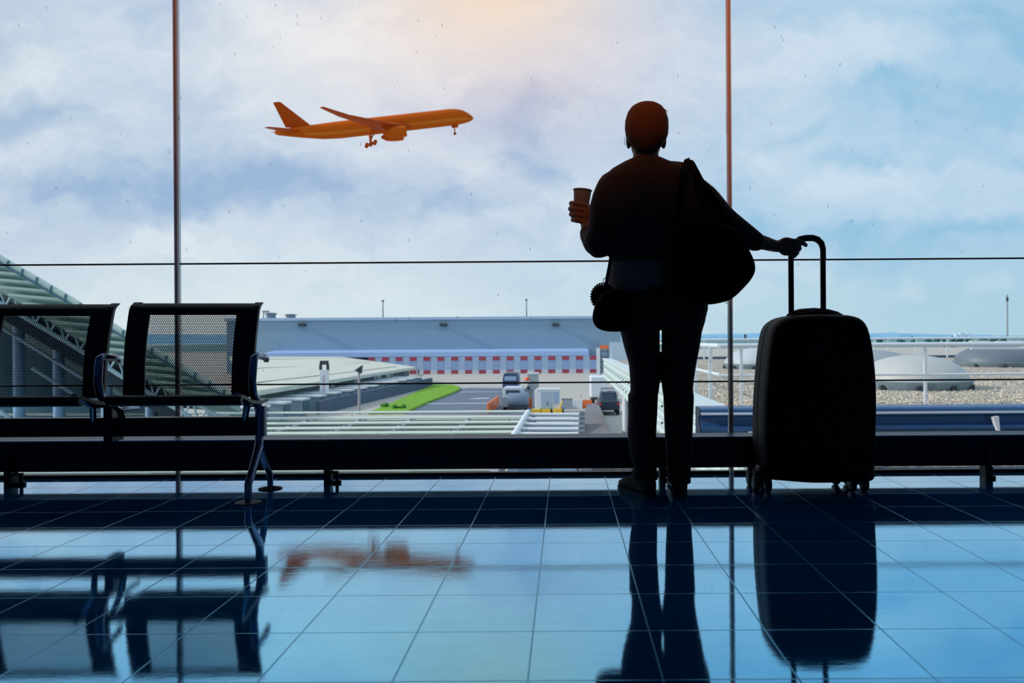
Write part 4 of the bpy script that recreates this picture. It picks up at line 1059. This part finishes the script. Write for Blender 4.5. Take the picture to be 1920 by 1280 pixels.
tag(obj('gravel', gs, mg), 'loose grey and cream pebbles spread over the flat roof', 'gravel', kind='stuff')
gr = thing('gravel_roof_building', 'flat-roofed building with a gravel roof right of the window view', 'building', (20, 30, GZ))
obj('gravel_bed', MB().bb(XL + .35, 46, 9.3, 48.6, RZ - .25, RZ), gravel_material(), gr)
M_CLAD = mat('pale_green_cladding', (198, 216, 214), .5, var=.05)
cl = MB()
zz = RZ + .08
while zz > -1.6:
    cl.prism([(XL, 8.6, zz), (XL - .05, 8.6, zz - .06), (XL - .05, 8.6, zz - .14), (XL, 8.6, zz - .2), (XL + .25, 8.6, zz - .2), (XL + .25, 8.6, zz)], (0, 40.3, 0)); zz -= .2
obj('side_cladding', cl, M_CLAD, gr)
bm_ = MB()
for k in range(28):
    for zq in (-.95, -1.35): bm_.ball((XL - .055, 9.2 + k * 1.42, zq), .035, 6, 4)
obj('cladding_bolt', bm_, M_DARK, gr)
obj('roof_edge_cap', MB().bb(XL - .08, XL + .42, 8.6, 49, RZ + .02, RZ + .10), mat('cap_pale', (212, 224, 226), .5), gr)
obj('far_edge_kerb', MB().bb(XL, 46, 48.6, 49, RZ - .25, RZ + .14), mat('dark_kerb', (70, 92, 112), .8), gr)
obj('core_wall', MB().bb(XL + 1.6, 45, 10, 48, GZ, RZ - .25), mat('pale_wall_plaster', (170, 184, 196), .8), gr)
obj('soffit', MB().bb(XL + .05, 46, 9.0, 48.6, -1.72, -1.58), M_GREY, gr)
for y in (19.5, 23.5, 27.5, 31.5, 35.5):
    obj('column', MB().lathe([(.17, 0), (.17, -1.6 - GZ)], (XL + .32, y, GZ), 16), M_WHITE, gr, smooth=40)
# pale screen wall at the far left corner of the roof
p0, p1 = P(1143, 641, 47.5), P(1196, 641, 47.5)
tag(obj('screen_wall', MB().bb(p0.x, p1.x + 1.2, 47.2, 47.5, RZ, p0.z), mat('frosted_screen', (200, 216, 230), .4)), 'pale screen wall at the far corner of the gravel roof, behind the legs', 'screen')

def dome(px, py, dia, h, lab, grp=None, col=(190, 192, 190)):
    p = G(px, py, RZ); r = dia / 2
    t_ = thing('roof_dome', lab, 'skylight', p)
    pr_ = [(r * math.cos(a), h * math.sin(a)) for a in [k * PI / 2 / 12 for k in range(12)]] + [(.001, h)]
    obj('dome', MB().lathe([(a, b + .2) for a, b in pr_], p, 40), mat('weathered_dome_%d' % col[0], col, .5, var=.18, scale=1.2), t_, smooth=60)
    obj('kerb', MB().lathe([(r * .98, 0), (r * 1.04, .12), (r * 1.06, .2), (r * .99, .21)], p, 40), mat('dome_kerb', (126, 146, 156), .7, var=.3), t_, smooth=30)
    f = MB()
    for k in range(10):
        a = 2 * PI * k / 10; f.box((p.x + r * 1.02 * math.cos(a), p.y + r * 1.02 * math.sin(a), RZ + .06), (.12, .12, .12))
    obj('fixing_block', f, M_DARK, t_)
dome(1712, 727, 2.55, .62, 'large pale dome skylight on the gravel roof, right of the suitcase')
dome(1640, 697, 2.6, .60, 'grey dome skylight half hidden behind the large pale one', col=(150, 158, 166))
dome(1868, 686, 3.3, .72, 'dark grey dome skylight at the right of the gravel roof', col=(104, 116, 128))
dome(1418, 690, 2.6, .66, 'pale dome skylight peeking out left of the suitcase', col=(186, 196, 204))

def rail_post(x, y, parent, h=1.1, w=.05):
    obj('post', MB().bb(x - w / 2, x + w / 2, y - .02, y + .02, RZ, RZ + h), M_RAILW, parent)
M_RAILW = mat('white_railing', (222, 232, 238), .4, var=.03)
nr = thing('near_railing', 'white railing along the near edge of the gravel roof', 'railing', (9, 15, RZ))
xc = P(1350, 700, 15).x
obj('top_rail', MB().tube([(xc, 15, RZ + 1.12), (30, 15, RZ + 1.12)], .045, 10), M_RAILW, nr, smooth=50)
obj('top_rail', MB().tube([(xc, 15, RZ + 1.12), (xc, 26, RZ + 1.12)], .045, 10), M_RAILW, nr, smooth=50)
obj('lower_rail', MB().tube([(xc, 15, RZ + .58), (xc, 26, RZ + .58)], .03, 8), M_RAILW, nr, smooth=50)
obj('lower_rail', MB().tube([(xc, 15, RZ + .56), (30, 15, RZ + .56)], .022, 8), M_RAILW, nr, smooth=50)
obj('second_rail', MB().tube([(P(1820, 656, 15.1).x, 15.1, RZ + 1.03), (30, 15.1, RZ + 1.03)], .022, 8), M_RAILW, nr, smooth=50)
for px in (1390, 1735, 2080): rail_post(P(px, 700, 15).x, 15, nr)
for y in (15.8, 17.6, 21.5, 25.5): rail_post(xc - .03, y, nr, w=.07)
fr_ = thing('far_railing', 'white railing along the far edge of the gravel roof', 'railing', (18, 48, RZ))
obj('top_rail', MB().tube([(4.2, 48, RZ + 1.18), (45, 48, RZ + 1.18)], .06, 8), M_RAILW, fr_, smooth=50)
for px in (1320, 1452, 1640, 1665, 1718, 1776, 1830, 1890): rail_post(P(px, 660, 48).x, 48, fr_, h=1.15, w=.10 if px != 1640 else .17)

# big blue guard beam below the railing
DG = 10.0
z = lambda y: P(1500, y, DG).z
gx0, gx1 = P(1313, 790, DG).x, 16.0
pg = [(DG + .30, z(763)), (DG - .02, z(764)), (DG - .06, z(767)), (DG - .06, z(775)), (DG + .02, z(779)), (DG + .05, z(786)), (DG + .02, z(795)), (DG - .05, z(799)), (DG - .05, z(806)), (DG + .03, z(812)), (DG + .04, z(840)), (DG + .30, z(840))]
gbm = thing('guard_beam', 'long blue ribbed metal guard beam under the white railing', 'guard rail', (6, DG, RZ))
obj('beam', MB().prism([(gx0, y, zq) for y, zq in pg], (gx1 - gx0, 0, 0)), mat('blue_steel', (44, 86, 134), .4, .2, var=.08, scale=2), gbm, bevel=.02)
obj('top_strip', MB().prism([(gx0, DG - .062, z(776)), (gx0, DG - .064, z(772)), (gx0, DG - .03, z(767.5)), (gx0, DG - .02, z(768))], (gx1 - gx0, 0, 0)), mat('painted_sunlit_pale', (206, 224, 240), .5), gbm)  # pale colour paints sunlight on the upward-facing ledge
obj('end_cap', MB().prism([(gx0 - .012, y, zq) for y, zq in pg], (.012, 0, 0)), mat('darkened_end_blue', (20, 36, 56), .6), gbm)  # end coloured darker to offset the sun striking it
bx = P(1862, 800, DG).x
obj('splice_bracket', MB().prism([(bx - .05, DG - .10, z(783)), (bx + .02, DG - .10, z(781)), (bx + .035, DG - .10, z(808)), (bx + .005, DG - .10, z(808))], (0, .07, 0)), M_WHITE, gbm)
for x in (3.5, 7.5, 11.5): obj('support', MB().bb(x - .08, x + .08, DG + .1, DG + .28, RZ - .05, z(800)), M_GREY, gbm)

# ================================================================== left terminal with sloping glazed gable
DT = 30.0
tt = thing('terminal_hall', 'terminal hall with a sloping glazed roof and white truss, far left', 'building', P(120, 700, DT) * 1.0)
edge = [(-70, 440), (0, 484), (60, 519), (130, 560), (240, 629), (340, 688), (450, 752)]
M_FINP = mat('pale_green_glass_fin', (196, 222, 216), .35, var=.06)
M_EDGE = mat('pale_verge', (206, 220, 206), .5)
M_TEAL = mat('teal_steel', (84, 126, 146), .5, var=.1)
ep = [P(x, y, DT) for x, y in edge]
obj('verge_beam', MB().tube(ep, .12, 10, flat=(1, 1.6), up=(0, 1, 0)), M_EDGE, tt, smooth=50)
obj('edge_rail', MB().tube([P(x, y + 8, DT - .15) for x, y in edge], .05, 8), M_TEAL, tt, smooth=50)
def edge_y(px):
    for (xa, ya), (xb, yb) in zip(edge, edge[1:]):
        if xa <= px <= xb: return ya + (yb - ya) * (px - xa) / (xb - xa)
k = 0
for px in range(-40, 440, 27):
    ye = edge_y(px)
    a = P(px, ye + 8, DT); ln = 2.3
    obj('glass_fin', MB().prism([a + Vector((0, 0, -.02)), a + Vector((-ln, .25, .20)), a + Vector((-ln, .9, -.05)), a + Vector((0, .65, -.25))], (0, -.03, .10)), M_FINP, tt)
    obj('fin_bracket', MB().tube([P(px + 2, ye - 4, DT - .2), P(px - 2, ye + 10, DT - .2)], .05, 6), M_TEAL, tt)
# roof deck behind the gable
deck = [P(x, y + 4, DT + .8) for x, y in edge]
obj('roof_deck', MB().loft([[p, p + Vector((-30, 20, 0)), p + Vector((-30, 20, -.35)), p + Vector((0, 0, -.35))] for p in deck]), mat('roof_teal', (150, 176, 176), .6, var=.15), tt)
# dark soffit band parallel to the verge
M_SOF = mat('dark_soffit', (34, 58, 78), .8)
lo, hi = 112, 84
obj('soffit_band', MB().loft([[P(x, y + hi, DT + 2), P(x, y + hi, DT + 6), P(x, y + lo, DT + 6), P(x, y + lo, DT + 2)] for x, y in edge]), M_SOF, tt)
# truss between verge and soffit
M_TRW = mat('white_truss', (176, 206, 222), .5)
tb = MB()
tb.tube([P(x, y + 52, DT + 1.2) for x, y in edge], .07, 8); tb.tube([P(x, y + 84, DT + 1.2) for x, y in edge], .09, 8)
px = -60; up_ = True
while px < 420:
    a = (px, edge_y(px) + (52 if up_ else 84)); b = (px + 14, edge_y(px + 14) + (84 if up_ else 52))
    tb.tube([P(a[0], a[1], DT + 1.2), P(b[0], b[1], DT + 1.2)], .04, 6); px += 14; up_ = not up_
obj('truss', tb, M_TRW, tt, smooth=50)
# glazed wall under the soffit
gw = [P(x, y + lo, DT + 5) for x, y in edge if x <= 340]
M_CURT = mat('blue_green_curtain_glass', (84, 124, 142), .25, var=.45, scale=.5)
obj('glazed_wall', MB().prism([Vector((gw[0].x, DT + 5, GZ))] + gw + [Vector((gw[-1].x + 2, DT + 5, GZ + .2)), Vector((gw[-1].x + 2, DT + 5, GZ))], (0, .3, 0)), M_CURT, tt)
for px in (-40, 35, 110, 200, 283, 330):
    ytop = edge_y(px) + lo - 4
    a = P(px, ytop, DT + 4)
    obj('column', MB().lathe([(.22, 0), (.22, a.z - GZ)], (a.x, DT + 4, GZ), 14), mat('pale_blue_column', (150, 186, 222), .5), tt, smooth=40)
for (a, b) in (((-20, 600), (160, 712)), ((60, 690), (180, 765)), ((150, 640), (310, 735)), ((0, 770), (20, 786))):
    obj('diagonal_brace', MB().tube([P(*a, DT + 3), P(*b, DT + 3)], .08, 8), M_TRW, tt, smooth=50)
obj('side_roof', MB().bb(-40, P(470, 800, DT + 6).x, DT + 3, DT + 4.5, -4.6, -4.2), mat('sand_edge', (196, 192, 176), .7), tt)

# shrubs at the foot of the hall
M_GRN = mat('blue_green_shrub', (88, 128, 112), .9, var=.4, scale=2)
for k, (px, d, lab) in enumerate(((250, 33, 'rounded green shrub by the terminal hall, left one'), (300, 33.5, 'rounded green shrub by the terminal hall, middle one'), (350, 34, 'rounded green shrub by the terminal hall, larger right one'), (420, 36, 'rounded green shrub apart from the others, near the bench leg'))):
    p = P(px, 775, d); m = MB()
    for _ in range(22): m.ball((p.x + random.uniform(-.7, .7), d + random.uniform(-.5, .5), GZ + random.uniform(.3, 3.0)), random.uniform(.3, .55), 8, 6)
    tag(obj('shrub', m, M_GRN, smooth=60), lab, 'shrub')

# ================================================================== far field: trees, buses, towers, mast
for k, (px, h, s) in enumerate(((1648, 5, 1), (1690, 6, 1.2), (1712, 7, 1), (1741, 5, .9), (1757, 6, 1.0), (1772, 5, .8), (1788, 7, .9), (1800, 6, 1.0), (1815, 5, .8), (1845, 5, 1.1), (1862, 6, 1.2), (1882, 6, 1.1))):
    p = G(px, 647.5 if k else 650); d = 720 if k else 560; u_, v_ = ray(px, 647)
    x = u_ * d
    t_ = thing('field_tree', 'dark tree in the row at the far side of the airfield', 'tree', (x, d, GZ), 'trees at the far side of the airfield')
    m = MB()
    for _ in range(10): m.ball((x + random.uniform(-2, 2) * s, d + random.uniform(-1, 1), GZ + random.uniform(1.6, h * .85)), random.uniform(1.0, 1.9) * s, 8, 6)
    obj('crown', m, mat('dark_teal_leaves', (46, 92, 98), .95, var=.3, scale=.4), t_, smooth=60)
    obj('trunk', MB().tube([(x, d, GZ), (x, d, GZ + 2.2)], .3, 6), M_DARK, t_)
for k, (px, w, h, c, lab) in enumerate(((1836, 14, 3.6, (226, 226, 200), 'cream shed far across the airfield'), (1878, 8, 3.2, (235, 240, 245), 'white bus far across the airfield, nearer the middle'), (1902, 10, 3.4, (235, 240, 245), 'white bus far across the airfield, near the right border'), (1781, 9, 2.4, (200, 222, 240), 'low pale vehicle in front of the far trees'))):
    d = 600 if k < 3 else 520; u_, v_ = ray(px, 645); x = u_ * d
    t_ = thing(('shed', 'bus', 'bus', 'coach')[k], lab, ('shed', 'bus', 'bus', 'bus')[k], (x, d, GZ))
    obj('body', MB().bb(x - w / 2, x + w / 2, d - 1.5, d + 1.5, GZ + .6, GZ + h), mat('far_body_%d' % k, c, .5), t_, bevel=.1)
    obj('window_band', MB().bb(x - w / 2 + .5, x + w / 2 - .5, d - 1.56, d - 1.5, GZ + h * .5, GZ + h * .78), M_PANE, t_)
    obj('underframe', MB().bb(x - w / 2 + .4, x + w / 2 - .4, d - 1.3, d + 1.3, GZ, GZ + .6), M_DARK, t_)
for k, (px, yt) in enumerate(((1793, 625.2), (1802, 624.0), (1808, 624.4), (1817, 624.8))):
    p = P(px, yt, 2560); w = 4.5
    tag(obj('tower_block', MB().bb(p.x - w, p.x + w, 2556, 2566, GZ + 6, p.z), M_WHITE), 'tiny white tower block on the wooded horizon', 'building', 'white tower blocks on the horizon')
for px, yt, yb, d, lab, r in ((1888.5, 552, 640, 300, 'tall thin floodlight mast at the far right', .22), (1397, 626, 648, 300, 'short thin mast seen between the window mullion and the suitcase', .18)):
    p = P(px, yt, d)
    t_ = thing('field_mast', lab, 'mast', (p.x, d, GZ))
    obj('pole', MB().tube([(p.x, d, GZ), (p.x, d, p.z)], [r * 1.3, r], 8), M_GREY, t_, smooth=50)
    obj('lamp_cluster', MB().lathe([(.001, -1.6), (.42, -1.5), (.42, 0), (.001, .1)], (p.x, d, p.z - .2 if yt > 600 else p.z - 1.0), 10), M_DARK, t_)
